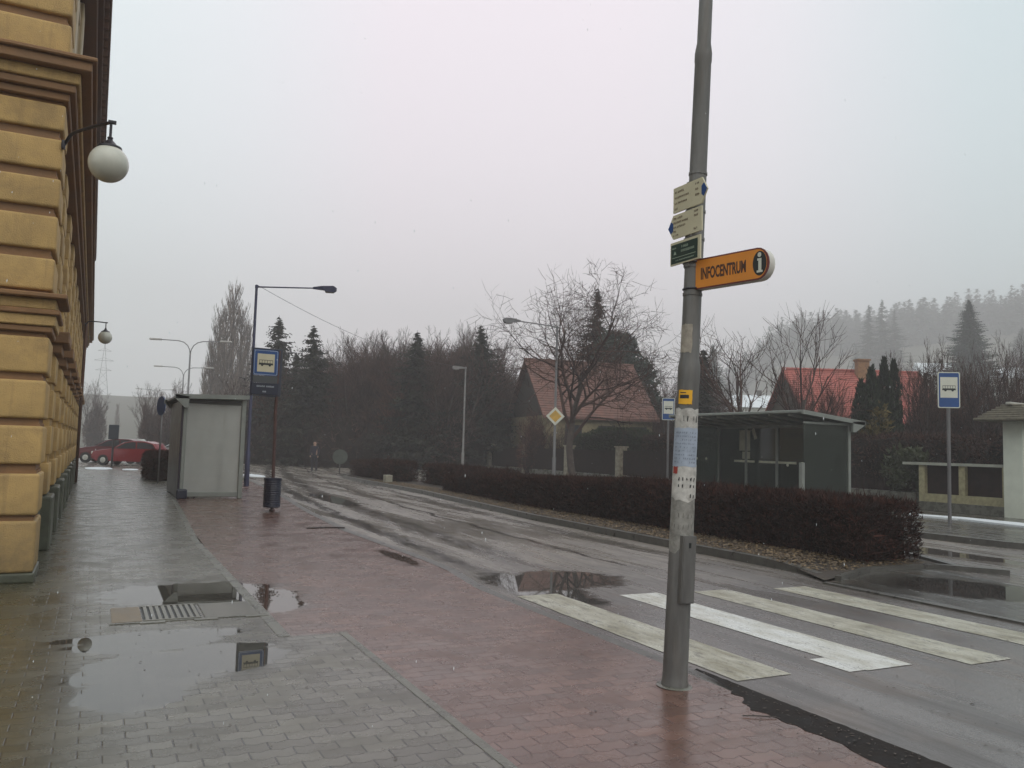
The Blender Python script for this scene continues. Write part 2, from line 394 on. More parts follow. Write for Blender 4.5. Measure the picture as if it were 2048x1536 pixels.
# ------------------------------------------------------------------ ground, pavements, roads
def sstep(a, b, x):
    t = max(0., min(1., (x-a)/(b-a))); return t*t*(3-2*t)
def hill(x, y):
    r = math.hypot(x, y); a = math.degrees(math.atan2(x, y))
    h = (14*sstep(62, 190, r)+(50+12*sstep(47, 60, a))*sstep(180, 560, r))*sstep(37, 46, a)*(1-sstep(125, 160, a))
    h += 20*sstep(200, 420, r)*(1-sstep(20, 45, a))*sstep(-30, -5, a)
    h += 1.2*sstep(70, 120, r)*mnoise.noise(Vector((x*.02, y*.02, 0)))
    return h
NG = 170
mb = MB(); G0 = []
def gspace(i):
    t = (i/(NG-1))*2-1; return 680*(abs(t)**2.1)*(1 if t > 0 else -1)
for j in range(NG):
    for i in range(NG):
        x, y = gspace(i), gspace(j)
        mb.v.append((x, y, -.09+hill(x, y)))
mb.f = [(j*NG+i, j*NG+i+1, (j+1)*NG+i+1, (j+1)*NG+i) for j in range(NG-1) for i in range(NG-1)]
struct(mb.build('ground', GRASS, smooth=True))

KL = [(3.95, -14), (4.05, 3), (4.05, 8.6), (4.28, 10.3), (4.22, 15), (4.5, 19.5), (5.1, 26), (5.6, 34), (6.6, 48), (8, 64), (9, 80)]   # near kerb of the road
KR = [(22, -14), (19, 2), (15.6, 10), (15.4, 14), (15.6, 22), (16.2, 34), (17.5, 48), (20, 64), (24, 80)]                              # kerb of the far pavement
def lerp_poly(P, y):
    for (x0, y0), (x1, y1) in zip(P, P[1:]):
        if y <= y1: t = (y-y0)/(y1-y0); return x0+(x1-x0)*t
    return P[-1][0]
def band(name, fa, fb, ys, z, mat, th=None):
    mb = MB()
    for y in ys:
        mb.v += [(fa(y), y, z(y) if callable(z) else z), (fb(y), y, z(y) if callable(z) else z)]
    n = len(ys); mb.f = [(2*i, 2*i+1, 2*i+3, 2*i+2) for i in range(n-1)]
    if th:
        k = len(mb.v)
        mb.v += [(a, b, c-th) for a, b, c in mb.v]
        for i in range(n-1):
            mb.f += [(2*i, 2*i+2, k+2*i+2, k+2*i), (2*i+1, k+2*i+1, k+2*i+3, 2*i+3)]
        mb.f += [(0, k, k+1, 1), (2*n-2, 2*n-1, k+2*n-1, k+2*n-2)]
    return struct(mb.build(name, mat))
YS = [-14+i for i in range(95)]
ZR = -.05
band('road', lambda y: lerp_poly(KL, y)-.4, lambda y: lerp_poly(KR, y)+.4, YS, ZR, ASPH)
band('pavement', lambda y: -9, lambda y: 1.92, [-14, -5, 0, 4, 7.0], 0, PAVG, .12)
band('pavement_far', lambda y: -2, lambda y: 1.42+.045*max(0, y-14), [7.0, 8, 10, 14, 20, 26, 32, 39, 44, 48], 0, PAVG, .12)
E1 = lambda y: 1.42+.045*max(0, y-14)
band('red_paving', lambda y: 1.98, lambda y: lerp_poly(KL, y)-.12, [-14, -6, 0, 3, 5, 7.0], 0, PAVR, .12)
band('red_paving_far', lambda y: E1(y)+.10, lambda y: lerp_poly(KL, y)-.12, [7.0, 8.6, 10.3, 13, 15, 19.5, 26, 30, 34], 0, PAVR, .12)
band('edging', lambda y: 1.92, lambda y: 1.98, [-14, 0, 7.0], .003, CONC, .1)
band('edging_far', lambda y: E1(y), lambda y: E1(y)+.10, [7.0, 9, 11, 14, 20, 26, 34, 40], .003, CONC, .1)
band('kerb', lambda y: lerp_poly(KL, y)-.12, lambda y: lerp_poly(KL, y)+.02, [y for y in YS if y < 80], lambda y: .004 if y > 9.5 else -.012, KERB, .12)
band('pavement_edge_grass', lambda y: E1(y)+.10, lambda y: lerp_poly(KL, y)-.12, [34, 40, 48, 56, 64, 80], 0, GRASS, .1)
# strip of asphalt / parking at the end of the pavement
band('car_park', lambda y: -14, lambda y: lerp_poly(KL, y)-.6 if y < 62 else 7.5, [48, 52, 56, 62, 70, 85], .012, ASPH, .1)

# island between the two carriageways
IL = [(8.95, 7.95), (8.93, 11.6), (9.04, 17), (9.9, 26.4), (10.1, 34), (10.4, 40)]
IRt = [(11.9, 7.95), (12.2, 11), (12.4, 17), (12.6, 26), (12.7, 34), (12.0, 40)]
ys = [8.7, 9.6, 11.6, 14, 17, 20, 23, 26.4, 30, 34, 38, 40, 41]
IXL = lambda y: lerp_poly(IL, y)+(.9*sstep(38, 41, y)) if y > 9 else 8.93
IXR = lambda y: lerp_poly(IRt, y)-(.9*sstep(38, 41, y))
# main kerbs (raised), the ends sink towards the crossing
zi = lambda y: .075 if y > 9.5 else -.03+.105*sstep(7.8, 9.5, y)
ys2 = [7.95, 8.3, 8.7, 9.1, 9.5]+ys[2:]
band('island_kerb', IXL, lambda y: IXL(y)+.14, ys2, zi, KERB, .16)
band('island_kerb_far', lambda y: IXR(y)-.14, IXR, ys2, zi, KERB, .16)
band('island_bed', lambda y: IXL(y)+.14, lambda y: IXR(y)-.14, [9.1, 9.5]+ys[2:], lambda y: zi(y)-.012, SOIL)
mb = MB()  # leaf-bed tip reaching to the crossing and dark sunken paving beside it
mb.add([(9.07, 9.1, .03), (8.62, 7.95, -.02), (10.0, 8.45, .0), (11.5, 8.45, .03), (11.76, 9.1, .04)], [(0, 1, 2, 3, 4)])
struct(mb.build('bed_tip', SOIL))
mb = MB()
mb.prism([(8.55, 7.9), (8.9, 7.9), (10.03, 8.42), (11.4, 8.42), (11.0, 7.0), (10.9, -3), (8.6, -3)], -.05, -.035, lambda a, b, h: (a, b, h))
struct(mb.build('refuge_paving', asphalt('refuge_asphalt', (.06, .056, .05), [(10, 7, .8, .9)], rough=(.08, .3))))
mb = MB(); mb.box(8.52, 8.60, -3, 7.9, -.06, -.028)
mb.prism([(8.9, 7.93), (10.02, 8.42), (11.42, 8.42), (11.95, 7.6), (12.02, 7.66), (11.46, 8.52), (10.0, 8.52), (8.88, 8.02)], -.06, .022, lambda a, b, h: (a, b, h))
struct(mb.build('refuge_kerb', KERB))
# bus-bay pavement across the road
FX = lambda y: lerp_poly(KR, y)
yr = [-14, 2, 10, 12, 14, 17, 22, 28, 34, 42, 48, 56, 64, 80]
band('far_kerb', lambda y: FX(y), lambda y: FX(y)+.15, yr, .07, KERB, .14)
band('far_pavement', lambda y: FX(y)+.15, lambda y: 23.2+max(0, y-50)*.2, yr, .06, asphalt('far_pavement_asphalt', (.075, .07, .06), rough=(.12, .4)), .12)
mb = MB(); rnd = random.Random(5)
pl = [(19.6, 15.2), (19.9, 14), (19.6, 12.3), (19.3, 10.5), (18.9, 9), (19.5, 8.9), (20.2, 10.5), (20.5, 12.4), (20.6, 14.3), (20.1, 15.6)]
mb.prism(pl, .06, .10, lambda a, b, h: (a, b, h))
struct(mb.build('snow_strip', SNOW))
for i, (cx_, cy_, rx, ry) in enumerate([(.1, 45.5, .55, 1.6), (1.5, 44.5, .35, .9), (2.15, 40.5, .2, .8), (5.0, 28.6, .28, 1.2), (6.6, 40, .4, 1.5)]):
    mb = MB(); P = [(cx_+rx*math.cos(t)*(1+.25*rnd.random()), cy_+ry*math.sin(t)*(1+.2*rnd.random())) for t in [2*PI*k/16 for k in range(16)]]
    z0 = 0. if cx_ < 3 else ZR
    mb.prism(P, z0, z0+.02, lambda a, b, h: (a, b, h)); struct(mb.build('snow_patch', SNOW))
# zebra crossing
for i, (x0, ya, yb) in enumerate([(4.27, 4.74, 8.3), (5.44, 4.60, 8.0), (6.43, 4.42, 7.92), (7.58, 4.1, 7.8)]):
    mb = MB(); n = 14
    for k in range(n+1):
        y = ya+(yb-ya)*k/n; mb.v += [(x0+.008*rnd.uniform(-1, 1), y, ZR+.004), (x0+.52+.008*rnd.uniform(-1, 1), y, ZR+.004)]
    mb.f = [(2*k, 2*k+1, 2*k+3, 2*k+2) for k in range(n)]
    struct(mb.build('crossing_stripe', PAINTW if i == 1 else PAINT))
mb = MB(); mb.box(5.27, 5.44, 4.62, 5.02, ZR, ZR+.004); mb.f = mb.f[1:2]; struct(mb.build('old_paint_patch', PAINTW))
# mud and dead leaves washed against the near kerb
mb = MB(); n = 160
for k in range(n+1):
    t = k/n; y = 4.95-7.5*t; w_ = (.02+.25*sstep(0, .14, t))*(1+.5*mnoise.noise(Vector((y*2.1, 1, 0)))+.35*mnoise.noise(Vector((y*9, 5, 0))))
    for q in range(4): mb.v.append((4.06-w_*q/3, y, .002+(.009+.006*mnoise.noise(Vector((y*14, q*3, 0))))*(1-q/3)))
mb.f = [(k*4+q, k*4+q+1, k*4+q+5, k*4+q+4) for k in range(n) for q in range(3)]
struct(mb.build('kerb_mud', MUD, smooth=True))

# metal grate set in the pavement
t = thing('drain_grate', 'rectangular steel drain grate with bars set in the grey pavers by the puddle', 'grate', (0, 0, 0))
mb = MB(); mb.box(.20, .44, 7.95, 8.62, 0, .008); mb.build('slab', pm('brown_slab', (.16, .12, .075), .4, var=.25, vs=5, bump=.4), t)
mb = MB()
for k in range(9): mb.box(.47+k*.052, .50+k*.052, 7.98, 8.60, .0, .011)
mb.box(.45, .93, 8.60, 8.63, 0, .012); mb.box(.45, .93, 7.95, 7.98, 0, .012)
mb.build('bars', pm('grate_steel', (.20, .19, .16), .35, .5), t)
mb = MB(); mb.box(.45, .93, 7.98, 8.60, 0, .003); mb.build('shaft_shade', BLACK, t)  # flat black sheet painted as the darkness below the bars
mb = MB(); mb.box(.96, 1.42, 7.95, 8.62, 0, .006); mb.build('cover_plate', pm('cover_steel', (.13, .12, .10), .35, .3, var=.3), t)
mb = MB()
for k, (xa, xb, yy) in enumerate([(.18, .42, 7.90), (.42, .62, 7.86), (.62, .86, 7.91), (.86, 1.06, 7.86), (1.06, 1.30, 7.91), (1.30, 1.5, 7.87)]): mb.box(xa, xb, yy, 7.94, 0, .007)
mb.box(1.44, 1.50, 7.95, 8.66, 0, .007); mb.build('border', CONC, t)
# ------------------------------------------------------------------ yellow corner building
bt = thing('corner_building', 'large ochre building with rusticated plaster blocks and brown cornices along the left pavement', 'building', (-.47, 10.4, 0))
bt_loc = Vector((-.47, 10.4, 0)); bt.location.x = -.54; bt.rotation_euler.z = R(.3)
def B(mb, name, mat, parent=bt, smooth=False):   # world coordinates -> child of the building
    mb.v = [(a-bt_loc.x, b-bt_loc.y, c) for a, b, c in mb.v]
    return mb.build(name, mat, parent, smooth)
XC, YC, YE = -.47, 10.4, 40.5
mb = MB(); mb.box(-9.6, -.74, YC+.07, YE, 0, 9.2); B(mb, 'wall', TRIM)
mb = MB(); mb.box(-9.61, -1.3, YC+.06, YC+.07, 9.2, 11.5); mb.box(-9.6, -.76, YC+.3, 27, 9.75, 10.0); B(mb, 'attic', TRIM)
mb = MB(); mb.add([(-9.8, YC-.1, 10.0), (-.4, YC-.1, 10.0), (-.4, 27, 10.0), (-9.8, 27, 10.0), (-5, YC+4, 13.2), (-5, 23, 13.2)], [(0, 1, 4), (1, 2, 5, 4), (2, 3, 5), (3, 0, 4, 5), (0, 3, 2, 1)])
B(mb, 'roof', pm('dark_roof_tiles', (.10, .045, .03), .6))
courses = [(.105, .66), (.72, 1.17), (1.27, 1.69), (1.77, 2.19), (2.27, 2.67), (3.19, 3.55), (3.65, 4.03), (4.13, 4.46), (4.56, 4.91), (5.01, 5.31), (5.87, 6.25), (6.35, 6.72), (6.82, 7.2), (7.3, 7.68), (7.78, 8.16), (8.26, 8.64), (8.74, 9.08)]
mb = MB()
rb = random.Random(2)
for ci, (z0, z1) in enumerate(courses):
    y1 = YC+.92
    # end wall blocks (joint far to the left, out of the picture) and the return along the street
    mb.cbox(-1.75, XC, YC, y1, z0, z1, .035, 3)
    x = -1.80; k = 0
    while x > -9.3:
        wd = 1.25 if (ci+k) % 2 else 1.0; mb.cbox(max(-9.6, x-wd), x, YC+.005, YC+.3, z0, z1, .035, 2); x -= wd+.05; k += 1
smooth_auto(B(mb, 'rusticated_blocks', PLASTER), 50)
mb = MB()
for z0, z1 in courses: mb.box(-9.6, XC-.035, YC+.045, YC+.9, z1-.005, z1+.035)
mb.box(-9.6, XC-.05, YC+.055, YC+.88, .08, 9.1)
B(mb, 'block_bed', TRIM)
mb = MB(); mb.cbox(-9.6, XC+.015, YC-.02, YC+.95, 0, .105, .02); B(mb, 'plinth', PLINTH)
# small cornice of the corner pier
def cornice(name, z0, prof, xl, mat, ya, yb, mat2=None, zc=None):
    mb = MB(); mb2 = MB()
    z = z0
    for i, (h, p, alt) in enumerate(prof):
        q = mb2 if alt else mb
        q.cbox(xl, XC+p, ya-p, yb, z, z+h-.001, .012, 1); z += h
    B(mb, name, mat)
    if mb2.v: B(mb2, name+'_band', mat2 or PLASTER)
cornice('small_cornice', 2.72, [(.07, .02, 0), (.12, .05, 1), (.06, .09, 0), (.12, .045, 1), (.055, .15, 0)], -9.6, TRIM, YC, YC+.95)
cornice('string_course', 5.35, [(.09, .03, 0), (.09, .09, 0), (.13, .13, 1), (.11, .24, 0), (.05, .29, 0)], -9.6, TRIM, YC, YE)
mb = MB()
for (z0, z1, xa) in [(9.12, 9.3, -.35), (9.3, 9.5, -.25), (9.5, 9.78, -.13)]:
    mb.cbox(-9.7, xa, YC-.15-(xa+.4)*.5, 27.0, z0, z1-.001, .015, 1)
for (z0, z1, xa) in [(9.12, 9.35, -.42), (9.35, 9.7, -.30)]:
    mb.cbox(-9.7, xa, 27.01, YE+.2, z0, z1-.001, .015, 1)
k = YC+.4
while k < 26.8: mb.box(-.34, -.17, k, k+.12, 9.34, 9.495); k += .42      # modillions under the eaves
B(mb, 'eaves_cornice', TRIMD)
piers = [13.2+2.45*i for i in range(11)]
for py in piers:
    pw = .85; mbP, mbC, mbU, mbL = MB(), MB(), MB(), MB()
    mbP.cbox(-.9, -.535, py+.03, py+pw-.03, .76, 5.33, .01, 1)
    for z0, z1 in courses[1:5]: mbP.cbox(-.88, -.50, py, py+pw, z0+.05, z1+.03, .03, 2)
    for z0, z1 in courses[5:10]: mbP.cbox(-.88, -.52, py+.01, py+pw-.01, z0, z1, .03, 2)
    mbC.cbox(-.9, -.44, py-.07, py+pw+.07, 2.74, 2.88, .01, 1); mbC.cbox(-.9, -.35, py-.13, py+pw+.13, 2.875, 3.04, .015, 1)
    mbL.cbox(-.95, -.43, py-.03, py+pw+.03, 0, .74, .02, 1)
    mbU.cbox(-.9, -.55, py+.1, py+.75, 5.86, 9.1, .02, 1)
    pr_ = smooth_auto(B(mbP, 'pier', PLASTER), 50)
    for q_ in (B(mbC, 'pier_cap', TRIM), B(mbL, 'pier_base', PLINTH)): q_.parent = pr_
    B(mbU, 'upper_pilaster', PALE)
mb = MB(); mb.cbox(-.9, -.56, YC+.96, YE, 0, .68, .02, 1); B(mb, 'plinth', PLINTH)
mb = MB(); mb.box(-.85, -.70, YC+.96, YE-.01, .68, 5.34); mb.box(-.85, -.66, YC+.93, YE-.02, 5.86, 9.11); B(mb, 'facade_plaster', PLASTER)
GLASSW = pm('window_glass', (.03, .035, .04), .06, var=.2)
for i, py in enumerate([YC+.2]+piers[:-1]):
    ya = py+1.12; yb = (piers[i] if i < len(piers) else YE)-.28
    for (z0, z1, xw, fr) in [(1.15, 3.0, -.70, TRIM), (3.75, 5.0, -.70, TRIM), (6.5, 8.5, -.66, PALE)]:
        mb = MB()
        mb.box(xw, xw+.06, ya-.1, ya, z0, z1+.12); mb.box(xw, xw+.06, yb, yb+.1, z0, z1+.12); mb.box(xw, xw+.075, ya-.0, yb, z1, z1+.14)
        f_ = B(mb, 'window', fr)
        mb = MB(); mb.box(xw, xw+.11, ya-.14, yb+.14, z0-.09, z0); s_ = B(mb, 'sill', TRIM); s_.parent = f_; 
        mb = MB(); mb.box(xw-.02, xw+.012, ya, yb, z0, z1); g_ = B(mb, 'pane', GLASSW); g_.parent = f_
        mb = MB(); ym = (ya+yb)/2
        for (a, b, c, d) in [(ya, ya+.06, z0, z1), (yb-.06, yb, z0, z1), (ym-.03, ym+.03, z0+.06, z1-.06), (ya+.06, yb-.06, z0, z0+.06), (ya+.06, yb-.06, z1-.06, z1)]: mb.box(xw+.012, xw+.035, a, b, c, d)
        h_ = B(mb, 'frame', pm('window_frame_white', (.5, .48, .42), .45)); h_.parent = f_
mb = MB(); mb.tube([(-.40, 31.8, 0), (-.40, 31.8, 9.1)], .05, 10); B(mb, 'downpipe', TRIMD, smooth=True)

# ------------------------------------------------------------------ globe lamps on the facade
def wall_lamp(label, loc, wall):
    t = thing('wall_lamp', label, 'lamp', loc, 0, 'globe lamps on the ochre facade')
    wx, wy = wall
    mb = MB(); pts = []
    for k in range(9):
        s = k/8; pts.append((wx*(1-s), wy*(1-s), .455+.012*math.sin(s*PI)-.10*max(0, 1-s*5)**2))
    mb.tube(pts, .018, 8); mb.cbox(wx-.03, wx+.01, wy-.03, wy+.03, .30, .40, .01); mb.cbox(-.03, .05, -.02, .02, .44, .475, .006)
    smooth_auto(mb.build('arm', IRON, t))
    mb = MB(); mb.tube([(0, 0, .46), (0, 0, .26)], .014, 8); mb.lathe([(.014, .30), (.03, .285), (.024, .265), (.035, .25), (.05, .235), (.075, .205), (.12, .185), (.125, .165), (.03, .165)], n=24)
    smooth_auto(mb.build('cap', IRON, t))
    mb = MB(); mb.sphere((0, 0, 0), .2, 32); mb.build('globe', GLOBE, t, smooth=True)
    return t
wall_lamp('nearest white globe lamp hanging from an iron arm on the corner of the ochre building', (-.07, 9.66, 4.50), (-.46, .72))
wall_lamp('small distant white globe lamp hanging from the ochre facade far down the pavement', (0.02, 28.2, 4.63), (-.55, 0))

# ------------------------------------------------------------------ main lamp post and its signs
PB = Vector((3.64, 4.67, 0)); TILT = .034
tdir = rt0.copy()
def pole_pt(z): return PB+tdir*(TILT*z)+Vector((0, 0, z))
mp_ = thing('lamp_post', 'tall tapering grey steel lamp post plastered with torn posters beside the crossing', 'lamp post', PB)
axis = Vector((0, 0, 1)).cross(tdir); mp_.rotation_mode = 'QUATERNION'
from mathutils import Quaternion
mp_.rotation_quaternion = Quaternion(axis, TILT)
mb = MB(); mb.lathe([(.001, 0), (.093, 0), (.092, .03), (.088, .045), (.086, .10), (.083, .6), (.079, 1.3), (.075, 2.08), (.078, 2.10), (.078, 2.20), (.072, 2.24), (.066, 2.27), (.0625, 3.2), (.059, 4.42), (.062, 4.44), (.062, 4.50), (.050, 4.58), (.046, 6.0), (.040, 8.0), (.001, 8.0)], n=28)
smooth_auto(mb.build('pole', GALV, mp_), 30)
toC = Vector((-PB.x, -PB.y, 0)).normalized(); sR = Vector((-toC.y, toC.x, 0))
def rad(z):
    T = [(0, .088), (.1, .086), (.6, .083), (1.3, .079), (2.08, .075), (2.2, .078), (2.27, .066), (3.2, .0625), (4.42, .059)]
    for (a, p), (b, q) in zip(T, T[1:]):
        if z <= b: return p+(q-p)*(z-a)/(b-a)
    return .059
def pd(a): return toC*math.cos(R(a))+sR*math.sin(R(a))
rp = random.Random(11)
def patch(name, z0, z1, a0, a1, mat, off=.0018, jag=.01, parent=mp_, na=10, nz=6):
    mb = MB(); 
    for j in range(nz+1):
        for i in range(na+1):
            a = a0+(a1-a0)*i/na; z = z0+(z1-z0)*j/nz
            if j in (0, nz): z += rp.uniform(-jag, jag)
            if i in (0, na): a += rp.uniform(-1, 1)*jag*400
            q = pd(a)*(rad(z)+off); mb.v.append((q.x, q.y, z))
    mb.f = [(j*(na+1)+i, j*(na+1)+i+1, (j+1)*(na+1)+i+1, (j+1)*(na+1)+i) for j in range(nz) for i in range(na)]
    return mb.build(name, mat, parent, smooth=True)
PAPW = pm('old_paper', (.55, .53, .50), .6, var=.25, vs=18, stain=((.18, .16, .14), .7))
PAPB = pm('bluish_paper', (.36, .41, .50), .55, var=.12, vs=18)
PAPY = pm('yellow_paper', (.80, .42, .02), .5, var=.1)
PAPG = pm('grey_paper_rest', (.27, .26, .24), .6, var=.3, vs=22, stain=((.10, .09, .08), .8))
PAPO = pm('beige_paper_rest', (.33, .29, .24), .6, var=.3, vs=20)
INK = pm('ink', (.02, .02, .022), .5)
REDI = pm('red_print', (.35, .05, .04), .5)
patch('poster_rest', 2.30, 2.50, -80, 10, PAPO, jag=.006)
patch('sticker', 1.935, 2.035, -52, 22, PAPY, jag=.002, off=.004)
y_ = patch('sticker_print', 1.975, 2.0, -42, 5, INK, jag=.001, off=.005); y2_ = patch('sticker_print', 2.012, 2.018, -42, -10, INK, jag=0, off=.005)
patch('poster', 1.70, 1.90, -100, 75, PAPW, off=.003, jag=.012)
patch('poster', 1.50, 1.77, -88, 72, PAPB, off=.005, jag=.005)
patch('poster', 1.27, 1.535, -120, 85, PAPW, off=.004, jag=.02)
patch('poster_rest', .93, 1.31, -110, 95, PAPG, off=.002, jag=.03)
def scrawl(z0, z1, a0, a1, n, rows, mat=INK, wdt=.0035, off=.0065):
    "illegible lines of print, each letter a short stroke"
    mb = MB()
    for r_ in range(rows):
        z = z1-(r_+.5)*(z1-z0)/rows; h = (z1-z0)/rows*.55
        for k in range(n):
            if rp.random() < .14: continue
            a = a0+(a1-a0)*(k+.5)/n; a += rp.uniform(-1, 1)
            for s in range(2):
                b0, b1 = a+rp.uniform(-2, 2), a+rp.uniform(-2, 2); za, zb = z-h/2*rp.uniform(.4, 1), z+h/2*rp.uniform(.4, 1)
                if rp.random() < .3: zb = za
                if rp.random() < .3: b1 = b0+3.5
                p, q = pd(b0)*(rad(z)+off), pd(b1)*(rad(z)+off)
                mb.tube([(p.x, p.y, za), (q.x, q.y, zb)], wdt/2, 3)
    return mb.build('print', mat, mp_)
scrawl(1.52, 1.75, -60, 55, 12, 9, pm('grey_ink', (.12, .13, .17), .5), .002, .0065)
scrawl(1.79, 1.88, -40, 60, 6, 1, INK, .004, .005)
scrawl(1.345, 1.44, -35, 60, 5, 2, INK, .007)
scrawl(1.27, 1.33, 5, 60, 3, 1, INK, .006)
patch('print', 1.45, 1.50, -65, -35, REDI, off=.0055, jag=.004)
scrawl(.98, 1.2, -50, 60, 5, 3, pm('faded_ink', (.12, .11, .10), .6), .003, .0035)
mb = MB(); mb.lathe([(.085, .004), (.095, .012), (.11, .008), (.125, .002)], n=28); mb.build('base_collar', CONC, mp_, smooth=True)
# access door box
c_ = pd(35)*.058; xa = (sR*math.cos(R(-35))+toC*math.sin(R(-35))).normalized()*0+pd(125)*-1*0
ux = Vector((pd(35).y, -pd(35).x, 0)); ux = ux if ux.dot(sR) > 0 else -ux
mb = MB(); mb.prism([(-.055, .575), (.055, .575), (.055, 1.03), (-.055, 1.03)], .0, .042, lambda a, b, h: tuple(c_+ux*a+pd(35)*h+Vector((0, 0, b))))
mb.prism([(-.047, .583), (.047, .583), (.047, 1.022), (-.047, 1.022)], .042, .046, lambda a, b, h: tuple(c_+ux*a+pd(35)*h+Vector((0, 0, b))))
dr = mb.build('access_door', GALV, mp_)
mb = MB(); mb.prism([(-.008, .95), (.008, .95), (.008, .985), (-.008, .985)], .046, .050, lambda a, b, h: tuple(c_+ux*a+pd(35)*h+Vector((0, 0, b)))); mb.build('lock', BLACK, dr)
mb = MB()
for z in (3.60, 3.32, 3.12, 2.92, 2.72):
    mb = MB(); mb.lathe([(rad(z)+.001, -.010), (rad(z)+.005, -.009), (rad(z)+.005, .009), (rad(z)+.001, .010)], (0, 0, z), 24); mb.build('clamp_band', GALV, mp_)
mb = MB(); mb.tube([(0, 0, 7.9), (.3, 0, 8.3), (1.4, .0, 8.5)], [.035, .03, .025], 10); mb.build('arm', GALV, mp_, smooth=True)
mb = MB(); mb.cbox(1.3, 2.0, -.12, .12, 8.42, 8.56, .05, 2); mb.build('lamp_head', LAMPG, mp_)

SX = lambda h: (lambda a, b, hh: (-hh, -a, b))    # face towards -X, reading direction -Y
MT = Matrix(((0, 0, -1, 0), (-1, 0, 0, 0), (0, 1, 0, 0), (0, 0, 0, 1)))
def mt_at(off, a, z): return Matrix.Translation((-off, -a, z)) @ MT
# info sign
c0 = pole_pt(2.845)
t = thing('info_sign', 'orange INFOCENTRUM blade sign with rounded end sticking out from the lamp post', 'sign', c0+Vector((0, 0, -.10)), R(13))
fr = lambda a, b, h: (-h, -a, b)
def blade(L, H, n=10):
    P = [(.045, 0), (L-H*.42, 0)]
    for k in range(1, n): th = -PI/2+PI*k/n; P.append((L-H*.42+H*.42*math.cos(th), H/2+H/2*math.sin(th)))
    return P+[(L-H*.42, H), (.045, H)]
mb = MB(); mb.prism(blade(.64, .212), -.035, .030, fr); smooth_auto(mb.build('casing', pm('off_white_casing', (.60, .57, .52), .4), t), 40)
mb = MB(); mb.prism([(a*1.0, b) for a, b in blade(.642, .214)], .0302, .0385, fr); mb.build('edge_frame', DKRED, t)
mb = MB(); mb.prism([(.052, .009), (.555, .009)]+[(.555+.072*math.cos(-PI/2+PI*k/10), .106+.097*math.sin(-PI/2+PI*k/10)) for k in range(1, 10)]+[(.555, .203), (.052, .203)], .0387, .0400, fr); fc = mb.build('face', ORANGE, t)
text('lettering', 'INFOCENTRUM', .112, pm('brown_letters', (.07, .025, .015), .5), t, mt_at(.0405, .282, .100), sx=.475, ext=.0008, off=.0035)
mb = MB(); mb.prism([(.572+.052*math.cos(2*PI*k/28), .107+.082*math.sin(2*PI*k/28)) for k in range(28)], .0401, .0412, fr); em = mb.build('emblem', BLACK, t)
mb = MB(); mb.prism([(.571+.014*math.cos(2*PI*k/14), .164+.016*math.sin(2*PI*k/14)) for k in range(14)], .0413, .0425, fr)
mb.prism([(.551, .046), (.595, .046), (.595, .060), (.586, .060), (.586, .140), (.555, .140), (.555, .126), (.563, .126), (.563, .060), (.551, .060)], .0413, .0425, fr); mb.build('letter', WHITE, em)
mb = MB()
for z in (.012, .20): mb.box(-.09, .075, -.075, .075, z-.012, z+.004) if False else mb.tube([(.072*math.cos(2*PI*k/16), .072*math.sin(2*PI*k/16), z) for k in range(17)], .006, 5)
mb.build('bracket', IRON, t)
# trail signs
def strokes(mb, x0, x1, z, h, rr, w=.0035, off=.013):
    x = x0
    while x < x1:
        if rr.random() < .1: x += .006; continue
        k = rr.random()
        mb.box(-off-.0012, -off, -x-w, -x, z-h/2, z+h/2)
        if k < .7: q = z+rr.choice((-.42, 0, .42))*h; mb.box(-off-.0012, -off, -x-w*2.3, -x-w, q-w*.5, q+w*.5)
        x += w*3.3
rs = random.Random(3)
for (lab, zc, hh, kind) in [('upper cream trail sign with blue tip pointing right on the lamp post', 3.428, .185, 1), ('middle cream trail sign with blue tip pointing left on the lamp post', 3.228, .175, -1)]:
    c0 = pole_pt(zc)
    t = thing('trail_sign', lab, 'sign', c0+Vector((-rad(zc)-.008, 0, -hh/2)), 0, 'trail signs on the lamp post')
    L = .165; P = [(-L, 0), (L-.012, 0), (L+.045, hh/2), (L-.012, hh), (-L, hh)]
    tip = [(L+.012, hh*.24), (L+.0445, hh/2), (L+.012, hh*.76), (L-.014, hh*.66), (L-.014, hh*.34)]
    if kind < 0: P = [(-a, b) for a, b in P][::-1]; tip = [(-a, b) for a, b in tip][::-1]
    mb = MB(); mb.prism(P, 0, .012, fr); mb.build('board', CREAM, t)
    mb = MB(); mb.prism(tip, .012, .0135, fr); mb.build('tip', BLUE, t)
    mb = MB()
    for k, z in enumerate([.80, .58, .36, .14] if kind > 0 else [.84, .66, .48, .30, .13]):
        strokes(mb, -.145, -.145+[.10, .16, .13, .03, .05][k], hh*z, .014, rs)
        if k in ((0, 1, 2) if kind > 0 else (0, 1, 4)): strokes(mb, .085, .125, hh*(z+.04), .015, rs)
    mb.build('print', pm('brown_print', (.10, .05, .03), .6), t)
    mb = MB(); mb.box(.0, .014, -.03, .03, -.012, hh+.012); mb.build('bracket', GALV, t)
c0 = pole_pt(3.028)
t = thing('notice_sign', 'small dark green sign in a white frame below the cream trail signs', 'sign', c0+Vector((-rad(3)-.010, 0, -.085)))
mb = MB(); mb.prism([(-.165, 0), (.165, 0), (.165, .168), (-.165, .168)], 0, .012, fr); mb.build('frame', CREAM, t)
mb = MB(); mb.prism([(-.155, .010), (.140, .010), (.140, .150), (-.155, .150)], .012, .0135, fr); mb.build('face', GREEN, t)
mb = MB(); strokes(mb, -.04, .03, .122, .018, rs, off=.0137); strokes(mb, -.04, .11, .092, .018, rs, off=.0137); strokes(mb, -.14, -.08, .122, .010, rs, off=.0137)
